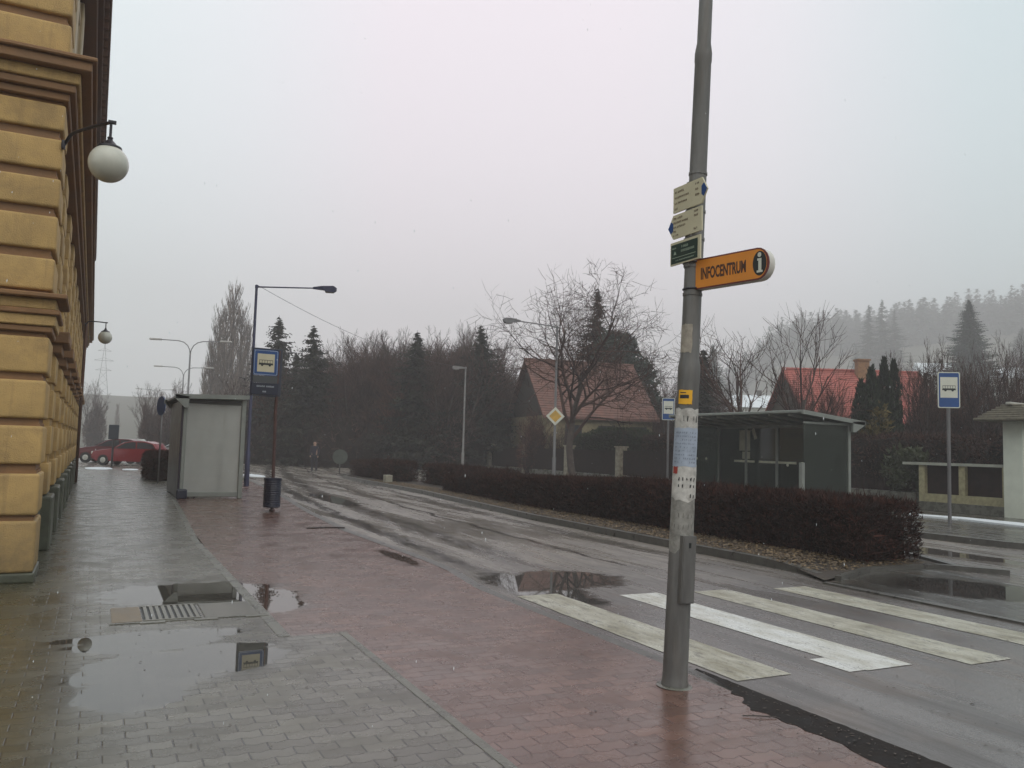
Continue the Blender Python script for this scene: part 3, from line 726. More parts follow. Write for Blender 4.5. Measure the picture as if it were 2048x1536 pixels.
mb.box(-.0149, -.0137, -.12, .14, .050, .054); mb.prism([(-.125, .075), (-.095, .075), (-.11, .10)], .0137, .0149, fr); strokes(mb, -.10, .10, .03, .008, rs, .002, off=.0137)
mb.build('print', pm('pale_green_print', (.35, .42, .33), .6), t)
mb = MB(); mb.box(.0, .016, -.03, .03, -.03, .18); mb.build('bracket', GALV, t)

# ------------------------------------------------------------------ bus stop signs
def pict(parent, x0, x1, zc, yf):
    "bus pictogram: row of windows over a dark body with wheels"
    w_ = x1-x0; mb = MB()
    fy = lambda a, b, h: (a, yf-h, b)
    mb.prism([(x0, zc-.055), (x1, zc-.055), (x1-.01, zc-.01), (x0+.01, zc-.01)], 0, .002, fy)
    for k in range(6):
        a = x0+.012+k*(w_-.03)/5; mb.box(a, a+.009, yf-.002, yf, zc-.01, zc+.05)
    mb.box(x0+.01, x1-.01, yf-.002, yf, zc+.05, zc+.06)
    for a in (x0+w_*.24, x1-w_*.24): mb.prism([(a+.028*math.cos(2*PI*k/12), zc-.058+.028*math.sin(2*PI*k/12)) for k in range(12)], .002, .004, fy)
    mb.build('bus_symbol', BLACK, parent)
def rrect(x0, x1, z0, z1, r, n=4):
    P = []
    for (cx_, cz, a0) in ((x1-r, z0+r, -90), (x1-r, z1-r, 0), (x0+r, z1-r, 90), (x0+r, z0+r, 180)):
        for k in range(n+1): t_ = R(a0+90*k/n); P.append((cx_+r*math.cos(t_), cz+r*math.sin(t_)))
    return P
def fyy(yf): return lambda a, b, h: (a, yf-h, b)
t = thing('bus_stop_sign', 'blue bus stop sign with name plate on a rusty post by the near shelter', 'bus stop sign', (3.66, 19.47, 0), R(4))
mb = MB(); mb.tube([(0, 0, 0), (-.03, 0, 2.3), (-.0, 0, 3.68)], .038, 12); mb.lathe([(.07, 0), (.07, .03), (.04, .05)], n=14); smooth_auto(mb.build('post', RUST, t))
mb = MB(); mb.tube([(.0, -.02, 3.70), (-.60, -.02, 3.70), (-.61, -.02, 3.66), (-.60, -.02, 2.62), (0, -.02, 2.62)], .018, 6); mb.cbox(-.03, .06, -.035, .02, 2.62, 3.72, .01, 1); mb.build('frame', pm('slate_frame', (.03, .035, .055), .4), t)
mb = MB(); mb.prism(rrect(-.595, -.035, 3.09, 3.68, .04), 0, .02, fyy(-.03)); pl = mb.build('plate', BLUE, t)
mb = MB(); mb.prism(rrect(-.58, -.05, 3.105, 3.665, .03), 0, .0015, fyy(-.051)); mb.build('outline', pm('pale_blue_line', (.42, .47, .55), .4), pl)
mb = MB(); mb.prism(rrect(-.57, -.06, 3.115, 3.655, .025), 0, .0015, fyy(-.0528)); mb.build('border', BLUE, pl)
mb = MB(); mb.prism([(-.51, 3.17), (-.12, 3.17), (-.12, 3.585), (-.51, 3.585)], 0, .0015, fyy(-.0545)); mb.build('panel', CREAM, pl)
pict(pl, -.48, -.15, 3.385, -.0565)
mb = MB(); mb.box(-.59, -.03, -.035, -.02, 2.92, 3.085); mb.build('rear_plate', pm('dull_grey', (.06, .065, .07), .5), t)
mb = MB(); mb.cbox(-.63, .0, -.06, -.025, 2.64, 2.915, .012, 1); npl = mb.build('name_plate', BLUED, t)
mb = MB(); rr = random.Random(8); x = -.50
while x < -.12:
    if not (-.33 < x < -.29): mb.box(x, x+.012, -.062, -.0605, 2.82, 2.85 + rr.random()*.012)
    x += .021
for k in range(3): mb.box(-.36+k*.028, -.342+k*.028, -.062, -.0605, 2.70, 2.735)
mb.build('print', pm('pale_print', (.35, .38, .42), .5), npl)
# litter bin on the same post
t = thing('litter_bin', 'dark blue ribbed round litter bin hanging on the bus stop post', 'bin', (3.60, 19.22, .10))
prof = [(.15, 0), (.185, .01)]
for k in range(12): prof += [(.185, .02+k*.05), (.195, .035+k*.05), (.185, .05+k*.05)]
prof += [(.20, .635), (.20, .66), (.17, .66), (.165, .5), (.02, .5)]
mb = MB(); mb.lathe([(.001, 0)]+prof, n=28); smooth_auto(mb.build('body', BLUED, t), 60)
mb = MB(); mb.cbox(-.04, .04, .17, .24, .15, .50, .005, 1); mb.build('bracket', IRON, t)
def stop2(label, loc, rz):
    t = thing('bus_stop_sign', label, 'bus stop sign', loc, rz, 'tall blue and white bus stop signs across the road')
    mb = MB(); mb.tube([(0, 0, 0), (0, 0, 3.66)], .042, 12); smooth_auto(mb.build('post', LAMPG, t))
    mb = MB(); mb.prism(rrect(-.25, .25, 2.80, 3.68, .04), 0, .018, fyy(-.045)); pl = mb.build('plate', WHITE, t)
    mb = MB(); mb.prism(rrect(-.228, .228, 2.822, 3.658, .03), 0, .0015, fyy(-.0635)); mb.build('blue_field', BLUE, pl)
    mb = MB(); mb.prism([(-.195, 3.05), (.195, 3.05), (.195, 3.555), (-.195, 3.555)], 0, .0015, fyy(-.0655)); mb.build('panel', WHITE, pl)
    pict(pl, -.155, .155, 3.29, -.0675)
    return t
stop2('blue and white bus stop sign on a grey post by the snow strip', (18.58, 13.28, .06), R(-38))
s3 = stop2('blue and white bus stop sign half hidden behind the tall lamp post', (20.25, 26.6, .06), R(-30))

# ------------------------------------------------------------------ bus shelters
def glass(name, tint, dif, tr):
    mt = bpy.data.materials.new(name); mt.use_nodes = True; N = NT(mt.node_tree)
    g = N.n('ShaderNodeBsdfGlossy'); g.inputs['Roughness'].default_value = .04; g.inputs['Color'].default_value = (.9, .9, .9, 1)
    tp = N.n('ShaderNodeBsdfTransparent'); tp.inputs[0].default_value = (*tint, 1)
    df0 = N.n('ShaderNodeBsdfDiffuse'); df0.inputs[0].default_value = (*dif, 1); dt = N.n('ShaderNodeBsdfTranslucent'); dt.inputs[0].default_value = (*dif, 1)
    df = N.n('ShaderNodeMixShader'); df.inputs[0].default_value = .5; N.nt.links.new(df0.outputs[0], df.inputs[1]); N.nt.links.new(dt.outputs[0], df.inputs[2])
    pos = N.n('ShaderNodeTexCoord').outputs['Object']; dirt = N.noise(pos, 1.5, 5, .6)
    m1 = N.n('ShaderNodeMixShader'); N.put(m1.inputs[0], N.rng(dirt, .3, .7, tr*.85, min(1, tr*1.15))); N.nt.links.new(df.outputs[0], m1.inputs[1]); N.nt.links.new(tp.outputs[0], m1.inputs[2])
    fr_ = N.n('ShaderNodeFresnel'); fr_.inputs[0].default_value = 1.45
    m2 = N.n('ShaderNodeMixShader'); N.put(m2.inputs[0], N.m('MULTIPLY', fr_.outputs[0], 1.0)); N.nt.links.new(m1.outputs[0], m2.inputs[1]); N.nt.links.new(g.outputs[0], m2.inputs[2])
    o = N.n('ShaderNodeOutputMaterial'); N.nt.links.new(m2.outputs[0], o.inputs[0]); return mt
FROST = glass('frosted_glass', (.62, .66, .62), (.93, .94, .90), .34)
DARKG = glass('tinted_glass', (.50, .56, .53), (.20, .235, .205), .66)
def shelter(label, loc, s, L, gl, near_open, dep=1.45, zf=2.72, zb=2.58, z0=0., oh=.35):
    "s=+1 opens towards +X; back wall on x=0; runs from y=0 to y=L"
    t = thing('bus_shelter', label, 'bus shelter', loc)
    X_ = lambda x: s*x
    def bx(mb, x0, x1, *a): mb.cbox(min(X_(x0), X_(x1)), max(X_(x0), X_(x1)), *a, .012, 1)
    n = max(2, int(round(L/1.5)))
    for k in range(n+1):
        y = k*L/n
        mb = MB(); bx(mb, -.05, .05, y-.05, y+.05, z0, zb-.04); mb.build('post', FRAME, t)
    for y in (0, L):
        mb = MB(); bx(mb, dep-.06, dep+.06, y-.06, y+.06, z0, (zf-.05) if s > 0 else 1.35 if y == 0 else zf-.05); mb.build('post', FRAME, t)
    # roof: sloping slab with end beams, front fascia and ribs
    zz_ = lambda x: zb+(zf-zb)*(x/dep)
    mb = MB(); bo = .38 if s < 0 else .24; Pr = [(-bo, zz_(-bo)), (dep+oh, zz_(dep+oh)), (dep+oh, zz_(dep+oh)+.05), (-bo, zz_(-bo)+.05)]
    mb.prism(Pr, -.2, L+.2, lambda a, b, h: (X_(a), h, b)); rf = mb.build('roof', pm('roof_sheet', (.10, .105, .10), .35), t)
    for y in (-.22, L+.14):
        mb = MB(); mb.prism([(-bo-.04, zz_(-bo)-.04), (dep+oh+.05, zz_(dep+oh)-.03), (dep+oh+.05, zz_(dep+oh)+.08), (-bo-.04, zz_(-bo)+.08)], y, y+.08, lambda a, b, h: (X_(a), h, b)); mb.build('end_beam', FRAME, rf)
    for y in (-.23, L+.13):
        mb = MB(); mb.prism([(-bo-.06, zz_(-bo)+.075), (-bo-.06, zz_(-bo)-.02), (-.04, zb-.28), (.06, zb-.28), (.06, zb+.02)], y+.01, y+.10, lambda a, b, h: (X_(a), h, b)); mb.build('gusset', FRAME, rf)
    mb = MB(); bx(mb, dep+oh+.002, dep+oh+.05, -.13, L+.13, zf+.01, zf+.09); mb.build('fascia', FRAME, rf)
    k = 0
    mb = MB()
    while .4+k*.75 < L: y = .4+k*.75; mb.prism([(.0, zz_(0)-.06), (dep+oh-.05, zz_(dep+oh-.05)-.06), (dep+oh-.05, zz_(dep+oh-.05)-.002), (0, zz_(0)-.002)], y, y+.05, lambda a, b, h: (X_(a), h, b)); k += 1
    mb.build('ribs', pm('light_rib', (.38, .39, .36), .35), rf)
    for k in range(n):
        mb = MB(); mb.box(min(X_(-.006), X_(.006)), max(X_(-.006), X_(.006)), k*L/n+.05, (k+1)*L/n-.05, z0+.15, zb-.14); mb.build('glass_panel', gl, t)
    for y in (0, L):
        mb = MB(); mb.box(min(X_(.05), X_(dep-.06)), max(X_(.05), X_(dep-.06)), y-.006, y+.006, z0+.13, zb-.10); mb.build('glass_panel', gl, t)
        mb = MB(); bx(mb, .05, dep-.06, y-.03, y+.03, z0+.05, z0+.13); mb.build('rail', FRAME, t); mb = MB(); bx(mb, .05, dep-.06, y-.03, y+.03, zb-.10, zb-.03); mb.build('rail', FRAME, t)
    mb = MB(); bx(mb, -.03, .03, .05, L-.05, z0+.07, z0+.15); mb.build('rail', FRAME, t); mb = MB(); bx(mb, -.03, .03, .05, L-.05, zb-.14, zb-.05); mb.build('rail', FRAME, t)
    b_ = MB(); bx(b_, .25, .65, L*.2, L*.8, .43, .47); bn = b_.build('bench', pm('bench_wood', (.10, .06, .035), .5), t)
    for y in (L*.25, L*.75): mb = MB(); bx(mb, .4, .46, y, y+.05, z0, .43); mb.build('bench_leg', IRON, bn)
    return t
s1 = shelter('grey bus shelter with frosted end glass on the near pavement', (2.06, 23.7, 0), 1, 3.5, FROST, False, dep=1.50, zf=2.74, zb=2.70, oh=.06)
mb = MB(); mb.cbox(-.10, -.055, -.06, 3.55, .02, 2.62, .01, 1); mb.build('rear_panel', DARKPANEL, s1)
mb = MB(); mb.cbox(-.13, .14, -.25, -.07, 0, .26, .04, 2); mb.build('base_box', BLUED, s1)
mb = MB(); mb.cbox(.92, 1.02, .02, .10, .14, 1.45, .01, 1); mb.build('inner_post', DARKPANEL, s1)
mb = MB(); mb.box(.06, 1.43, -.035, -.012, 2.545, 2.66); mb.build('shade_and_rail_strip', pm('dark_strip', (.05, .052, .048), .6), s1)  # dark bar added to imitate the shade under the roof
mb = MB(); mb.box(.06, 1.43, -.035, -.012, .12, .17); mb.build('shade_and_rail_strip', FRAME, s1)  # plain rail at the panel foot, in the frame colour
s2 = shelter('dark glazed bus shelter with white stickers across the road', (19.1, 16.75, .06), -1, 5.5, DARKG, True, dep=1.8, zf=2.70, zb=2.52, oh=.12)
STK = pm('white_sticker', (.62, .62, .5), .5)
mb = MB()
for (ya, yb) in [(.15, 1.75), (1.95, 3.55), (3.75, 4.7)]: mb.box(-.02, -.012, ya, yb, 1.27, 1.34)
mb.build('sticker_strip', STK, s2)
mb = MB()
for k in range(3): mb.tube([(-.25-k*.42-.3, 5.485, 1.35), (-.25-k*.42-.3, 5.477, 1.35)], .045, 10)
for yy in (1.1, 1.35, 2.3): mb.tube([(-.021, yy, 1.24), (-.029, yy, 1.24)], .05, 10)
mb.build('sticker_dots', STK, s2)
mb = MB(); mb.box(-.03, -.018, 3.95, 4.45, 1.65, 2.32); mb.box(-.03, -.018, 3.95, 4.3, 1.38, 1.62); mb.prism([(3.62, 2.05), (3.74, 2.02), (3.86, 2.32), (3.78, 2.42)], -.02, -.03, lambda a, b, h: (h, a, b)); mb.build('timetable', pm('timetable_paper', (.45, .45, .38), .6), s2)

# ------------------------------------------------------------------ street lamps
def arm_lamp(label, loc, H, L, sgn, mat, rise=0., rz=0., group=None):
    t = thing('street_lamp', label, 'street lamp', loc, rz, group)
    mb = MB(); mb.tube([(0, 0, 0), (0, 0, 1.2), (0, 0, 1.25), (0, 0, H)], [.09, .085, .062, .045], 12); mb.lathe([(.05, H-.05), (.06, H-.04), (.06, H+.06), (.02, H+.08)], n=10); smooth_auto(mb.build('pole', mat, t))
    mb = MB(); mb.tube([(0, 0, H), (sgn*.4, 0, H+rise*.5), (sgn*(L-.6), 0, H+rise)], [.03, .026, .024], 8); mb.build('arm', mat, t, smooth=True)
    z = H+rise; x0 = L-.72
    prof = [(x0, -.03), (x0+.42, -.07), (x0+.44, -.12), (x0+.74, -.14), (x0+.82, -.08), (x0+.83, .03), (x0+.74, .085), (x0+.3, .075), (x0, .035)]
    mb = MB(); mb.prism(prof, -.085, .085, lambda a, b, h: (sgn*a, h*(.45+.55*min(1, (a-x0)/.4)), z+b)); hd = mb.build('lamp_head', mat, t)
    mb = MB(); mb.prism([(x0+.45, -.15), (x0+.72, -.16), (x0+.75, -.10), (x0+.44, -.10)], -.07, .07, lambda a, b, h: (sgn*a, h, z+b)); mb.build('glass', pm('lamp_glass', (.10, .09, .08), .15), hd)
    return t
arm_lamp('dark street lamp with long straight arm rising behind the near bus stop sign', (4.74, 30.1, 0), 7.05, 2.75, 1, LAMPB, rz=R(-28))
arm_lamp('grey street lamp with arm to the left carrying the yellow priority sign', (17.93, 31.62, 0), 6.95, 2.55, -1, LAMPG, rise=.12)
t = thing('priority_sign', 'white edged yellow diamond priority road sign on the grey street lamp', 'road sign', (17.88, 31.52, 3.02), R(-26))
q = .41
mb = MB(); mb.prism([(0, -q), (q, 0), (0, q), (-q, 0)], 0, .02, fyy(-.02)); mb.build('plate', WHITE, t)
q = .27; mb = MB(); mb.prism([(0, -q), (q, 0), (0, q), (-q, 0)], 0, .002, fyy(-.0402)); mb.build('yellow_field', pm('sign_yellow', (.55, .33, .06), .4), t)
t = arm_lamp('thin pale street lamp in front of the dark wood', (19.8, 46.1, 0), 6.35, .75, -1, pm('pale_post', (.21, .20, .195), .5))
def double_lamp(label, loc, H, A, rz):
    t = thing('twin_street_lamp', label, 'street lamp', loc, rz, 'twin arm street lamps far down the road')
    mb = MB(); mb.tube([(0, 0, 0), (0, 0, 1.5), (0, 0, H-.9)], [.11, .09, .06], 10); mb.build('pole', LAMPG, t, smooth=True)
    for s in (-1, 1):
        mb = MB(); pts = [(s*x, 0, z) for x, z in [(0, H-1.0), (.06, H-.7), (.22, H-.38), (.5, H-.15), (.9, H-.04), (A-.5, H)]]
        mb.tube(pts, .035, 8); mb.build('arm', LAMPG, t, smooth=True)
        mb = MB(); mb.cbox(min(s*(A-.6), s*(A+.25)), max(s*(A-.6), s*(A+.25)), -.16, .16, H-.06, H+.08, .05, 2); mb.build('lamp_head', pm('lamp_head_white', (.42, .40, .38), .35), t)
    return t
double_lamp('nearest and tallest twin arm street lamp left of the poplars', (5.88, 66.5, 0), 9.0, 2.75, R(-20))
double_lamp('second twin arm street lamp standing lower behind the first', (7.6, 92, 0), 9.0, 2.75, R(-20))
double_lamp('faint farthest twin arm street lamp in the fog', (7.6, 138, 0), 9.0, 2.75, R(-20))
# overhead cable
t = MB(); A_ = Vector((4.8, 30.1, 7.1)); B_ = Vector((19.8, 46.1, 6.4)); pts = []
for k in range(25): s = k/24; p = A_.lerp(B_, s); p.z += -1.6*4*s*(1-s)*.35; pts.append(p)
t.tube(pts, .008, 4); tag(t.build('overhead_cable', IRON), 'thin overhead cable sagging from the dark street lamp towards the wood', 'cable')
# blue round sign seen almost edge on, black sign, keep-right sign
def round_sign(name, label, loc, rz, r, zc, mat, pmat, cat='road sign', H=None):
    t = thing(name, label, cat, loc, rz)
    mb = MB(); mb.tube([(0, 0, 0), (0, 0, H or zc+r*.8)], .03, 8); mb.build('post', pmat, t, smooth=True)
    mb = MB(); mb.prism([(r*math.cos(2*PI*k/28), zc+r*math.sin(2*PI*k/28)) for k in range(28)], 0, .02, fyy(-.03)); mb.build('disc', mat, t)
    return t
round_sign('round_road_sign', 'round blue road sign seen almost edge on beside the near shelter', (1.97, 31.5, 0), R(-70), .34, 2.72, BLUE, LAMPG)
t = round_sign('round_road_sign', 'grey back of a low round road sign on the nose of the island', (10.55, 39.6, .06), R(-12), .36, .86, pm('aluminium_back', (.085, .095, .085), .5, .3), LAMPG)
t = thing('direction_board', 'small dark board on a post in front of the red car', 'sign', (.72, 47.2, 0), R(8))
mb = MB(); mb.tube([(0, 0, 0), (0, 0, 1.6)], .05, 8); mb.build('post', pm('dark_post', (.03, .03, .035), .5), t)
mb = MB(); mb.cbox(-.24, .24, -.05, .05, 1.45, 2.2, .02, 1); mb.build('board', pm('slate_board', (.035, .042, .055), .5), t)
# ------------------------------------------------------------------ houses
def house(name, label, eL, d, n, L, hd, ze, zr, wallm, roofm, gablem, chim=None, hip=0.):
    "eL: front left eave corner on the ground, d: along the ridge, n: away from the camera"
    t = thing(name, label, 'house', (eL[0], eL[1], 0)); d = Vector((*d, 0)).normalized(); n = Vector((*n, 0)).normalized()
    P = lambda a, b, z: tuple(d*a+n*b+Vector((0, 0, z)))
    z0 = -.3; mb = MB(); o_ = .35
    mb.prism([(o_, o_), (L-o_, o_), (L-o_, 2*hd-o_), (o_, 2*hd-o_)], z0, ze+.1, lambda a, b, h: P(a, b, h)); mb.build('wall', wallm, t)
    for a in (o_-.02, L-o_-.16): mb = MB(); mb.prism([(o_, ze+.1), (2*hd-o_, ze+.1), (hd, zr-.15)], a, a+.18, lambda q, z, h: P(h, q, z)); mb.build('gable', gablem, t)
    mb = MB(); nc = 24
    for side in (0, 1):
        for k in range(nc):
            s0, s1 = k/nc, (k+1)/nc
            b0, b1 = hd*s0, hd*s1; za, zb_ = ze+(zr-ze)*s0, ze+(zr-ze)*s1
            a0, a1 = 0-hip*0, L
            if side: b0, b1 = 2*hd-b0, 2*hd-b1
            mb.add([P(a0, b0, za+.055), P(a1, b0, za+.055), P(a1, b1, zb_+.01), P(a0, b1, zb_+.01), P(a0, b0, za-.12), P(a1, b0, za-.12), P(a1, b1, zb_-.12), P(a0, b1, zb_-.12)],
                   [(0, 1, 2, 3), (4, 7, 6, 5), (0, 4, 5, 1), (1, 5, 6, 2), (3, 2, 6, 7), (0, 3, 7, 4)])
    for k in range(30): a = L*(k+.02)/30; mb.frustum(P(a, hd, zr+.03), P(a+L/30*1.03, hd, zr+.03), .11, .09, 6)
    rf = mb.build('roof', roofm, t)
    if chim:
        ca, cb, cw, ch = chim; mb = MB(); mb.prism([(ca, cb), (ca+cw, cb), (ca+cw, cb+cw*.8), (ca, cb+cw*.8)], zr-1.6, zr+ch, lambda a, b, h: P(a, b, h))
        mb.prism([(ca-.06, cb-.06), (ca+cw+.06, cb-.06), (ca+cw+.06, cb+cw*.8+.06), (ca-.06, cb+cw*.8+.06)], zr+ch, zr+ch+.1, lambda a, b, h: P(a, b, h)); mb.build('chimney', pm('chimney_brick', (.26, .15, .08), .8, var=.3, vs=6), rf)
    for k in range(3):
        a = L*(.2+.28*k); mb = MB(); mb.prism([(a, ze-1.75), (a+1.1, ze-1.75), (a+1.1, ze-.45), (a, ze-.45)], o_-.03, o_+.02, lambda q, z, h: P(q, h, z)); wd = mb.build('window', DKWOOD, t)
        mb = MB()
        for (p0, p1) in ((a+.08, a+.5), (a+.6, a+1.02)): mb.prism([(p0, ze-1.67), (p1, ze-1.67), (p1, ze-.53), (p0, ze-.53)], o_-.045, o_-.031, lambda q, z, h: P(q, h, z))
        mb.build('pane', GLASSW, wd)
    mb = MB(); mb.prism([(o_+.02, 1.5+2), (o_+.1, 1.5+2)], 0, 1, lambda q, z, h: P(q, h, z)) if False else None
    return t
ROOF1 = pm('old_pink_tiles', (.16, .075, .058), .8, var=.35, vs=3, stain=((.10, .06, .05), .55))
ROOF2 = pm('red_tiles', (.36, .105, .085), .75, var=.28, vs=2, stain=((.18, .05, .04), .4))
DKWOOD = pm('dark_gable_boards', (.045, .035, .03), .7, var=.3)
house('house', 'cream house with faded pink tiled roof behind the large bare tree', (23.9, 43.6), (7.55, -1.25), (.17, .985), 7.8, 4.1, 3.55, 7.35, pm('cream_wall', (.27, .225, .135), .8), ROOF1, DKWOOD)
house('house', 'low house with bright red tiled roof and brick chimney behind the glazed shelter', (32.1, 30.7), (6.6, -3.1), (.44, .9), 7.7, 3.9, 3.45, 6.35, pm('dull_wall', (.12, .10, .08), .8), ROOF2, pm('brown_gable', (.075, .06, .045), .8), (4.0, 3.2, .62, .55))
# small houses on the misty hillside
def hill_house(label, u, v, dep, w_, h_, rz):
    p = at(u, dep, v); z = hill(p.x, p.y)-.4
    t = thing('house', label, 'house', (p.x, p.y, z), rz, 'pale houses on the misty hillside')
    hz = max(3.5, p.z-z-2.6)
    mb = MB(); mb.box(-w_/2, w_/2, -3.5, 3.5, -2, hz); mb.build('wall', pm('far_white_wall', (.62, .62, .58), .8), t)
    mb = MB(); mb.prism([(-4, hz), (4, hz), (0, hz+h_)], -w_/2-.4, w_/2+.4, lambda a, b, h: (h, a, b)); rf = mb.build('roof', SNOW, t)
    mb = MB(); mb.box(w_*.2, w_*.2+.6, -.3, .3, hz+h_-1, hz+h_+.7); mb.build('chimney', DKWOOD, rf)
    for k in range(3): mb = MB(); mb.box(-w_*.35+k*w_*.27, -w_*.35+k*w_*.27+1, -3.56, -3.5, hz-2.2, hz-.9); mb.build('window', GLASSW, t)
hill_house('small white house with snowy roof seen above the red roof', 1866, 726, 150, 5.5, 2.6, R(-35))
hill_house('pale house with long snowy roof at the right edge on the hill', 2024, 735, 150, 7.5, 2.2, R(-45))
hill_house('white house almost hidden behind the two thin bare trees', 1500, 782, 120, 5, 2.0, R(-30))

# ------------------------------------------------------------------ garden walls, fences, gate
def fence(name, label, pts, H, mat, pil=None, base=.35, step=None, cat='fence'):
    t = thing(name, label, cat, (pts[0][0], pts[0][1], .0)); o_ = Vector((pts[0][0], pts[0][1], 0))
    for (x0, y0), (x1, y1) in zip(pts, pts[1:]):
        a = Vector((x0, y0, 0))-o_; b = Vector((x1, y1, 0))-o_; L = (b-a).length; d = (b-a)/L; n = Vector((-d.y, d.x, 0))
        fr_ = lambda p, q, h: tuple(a+d*p+n*h+Vector((0, 0, q)))
        mb = MB(); mb.prism([(0, -.1), (L, -.1), (L, base), (0, base)], -.14, .14, fr_); mb.build('base_wall', CONC, t)
        mb = MB(); k = 0.05
        while k < L-.12: mb.prism([(k, base+.04), (k+.095, base+.04), (k+.095, H), (k, H)], -.015, .015, fr_); k += .115
        mb.build('boards', mat, t)
        if step:
            nn = int(L/step)
            for i in range(nn+1):
                p = i*step
                mb = MB(); mb.prism([(p-.2, -.1), (p+.2, -.1), (p+.2, H+.15), (p-.2, H+.15)], -.22, .22, fr_); mb.prism([(p-.25, H+.15), (p+.25, H+.15), (p+.25, H+.22), (p-.25, H+.22)], -.27, .27, fr_); mb.build('pillar', pil, t)
    return t
STONEP = pm('stone_pillar', (.27, .235, .175), .7, var=.4, vs=7, bump=.7, bs=20)
DKB = pm('dark_fence_boards', (.024, .014, .012), .8, var=.4, vs=5, spec=.1)
fence('garden_fence', 'dark board fence with pale stone pillars in front of the pink roofed house', [(23.5, 24.4), (23.6, 55.5)], 1.6, DKB, STONEP, step=5.15)
t = fence('low_wall', 'low concrete garden wall behind the right bus stop', [(23.1, 24.0), (22.9, 17.4)], .9, DKB, base=.55, cat='wall')
# brick framed fence at the right
YB = pm('yellow_brick', (.33, .29, .17), .75, var=.3, vs=9, bump=.5)
t = thing('brick_fence', 'yellow brick fence with dark panels between the bus stop sign and the white gate pillar', 'fence', (22.75, 17.2, 0))
dv = Vector((.08, -1, 0)).normalized(); nv = Vector((1, .08, 0))
fr_ = lambda p, q, h: tuple(dv*p+nv*h+Vector((0, 0, q)))
mb = MB(); mb.prism([(0, -.1), (3.2, -.1), (3.2, .32), (0, .32)], -.15, .35, fr_); mb.build('base_wall', CONC, t)
mb = MB(); mb.prism([(0, .32), (3.2, .32), (3.2, .56), (0, .56)], -.12, .2, fr_)
for p in (0, 1.25, 2.5): mb.prism([(p, .561), (p+.19, .561), (p+.19, 1.42), (p, 1.42)], -.12, .2, fr_)
mb.build('brickwork', YB, t)
mb = MB(); mb.prism([(-.5, 1.42), (3.2, 1.42), (3.2, 1.50), (-.5, 1.50)], -.18, .26, fr_); mb.build('coping', pm('pale_coping', (.34, .34, .29), .5), t)
for p in (.19, 1.44, 2.69): mb = MB(); mb.prism([(p, .56), (p+1.06, .56), (p+1.06, 1.42), (p, 1.42)], .02, .06, fr_); mb.build('panel', DKB, t)
# white gate with little tiled roof
t = thing('gate_pillar', 'white rendered gate pillar with small tiled roof at the right edge', 'pillar', (22.75, 14.2, 0), R(8))
mb = MB(); mb.cbox(-.26, .26, -.26, .26, -.05, 2.72, .012, 1); mb.build('pillar', pm('white_render', (.58, .60, .52), .7, var=.08, bump=.4), t)
mb = MB()
for k in range(7):
    s = k/6; w_ = 1.0-.62*s; mb.cbox(-w_*.9, 1.9*w_+.25, -w_*.75, w_*.75, 2.70+.065*k, 2.78+.065*k, .02, 1)
mb.build('roof', pm('mossy_tiles', (.12, .105, .075), .7, var=.4, vs=10), t)
mb = MB(); mb.cbox(-.5, 1.3, -.07, .07, 3.15, 3.23, .02, 1); mb.build('ridge', pm('pale_ridge', (.36, .34, .30), .6), t)
mb = MB(); mb.cbox(.27, 2.2, -.12, .20, 0, 2.72, .01, 1); mb.build('side_wall', pm('grey_render', (.20, .22, .19), .7), t)

# ------------------------------------------------------------------ utility pole, pylon
p = at(1852, 42, 820); t = thing('utility_pole', 'short dark utility pole with cross pieces in front of the red roof', 'utility pole', (p.x, p.y, 0))
mb = MB(); mb.tube([(0, 0, 0), (0, 0, 6.0)], [.11, .08], 8)
for z in (5.9, 5.6, 5.2): mb.box(-.04, .35, -.05, .05, z-.04, z+.04)
mb.build('pole', DKWOOD, t)
def pylon(label, x, y, H):
    t = MB(); w0 = H*.11; N_ = 9
    for sx in (-1, 1):
        for sy_ in (-1, 1): t.tube([(x+sx*w0, y+sy_*w0, 0), (x+sx*w0*.25, y+sy_*w0*.25, H*.7), (x, y, H)], .10, 4)
    for k in range(N_):
        z0, z1 = H*.7*k/N_, H*.7*(k+1)/N_; a, b = w0*(1-.75*k/N_), w0*(1-.75*(k+1)/N_)
        for s in (-1, 1): t.tube([(x-a*s, y-a, z0), (x+b*s, y-b, z1)], .06, 4); t.tube([(x-a, y-a*s, z0), (x-b, y+b*s, z1)], .06, 4)
    for z, w_ in ((H*.72, 2.6), (H*.82, 3.2), (H*.92, 2.2)): t.tube([(x-w_, y, z), (x+w_, y, z)], .10, 4); t.tube([(x-w_, y, z), (x, y, z+1)], .06, 4); t.tube([(x+w_, y, z), (x, y, z+1)], .06, 4)
    tag(t.build('pylon', LAMPG), label, 'pylon')
pylon('lattice power pylon fading into the fog beyond the pavement', .4, 330, 35)

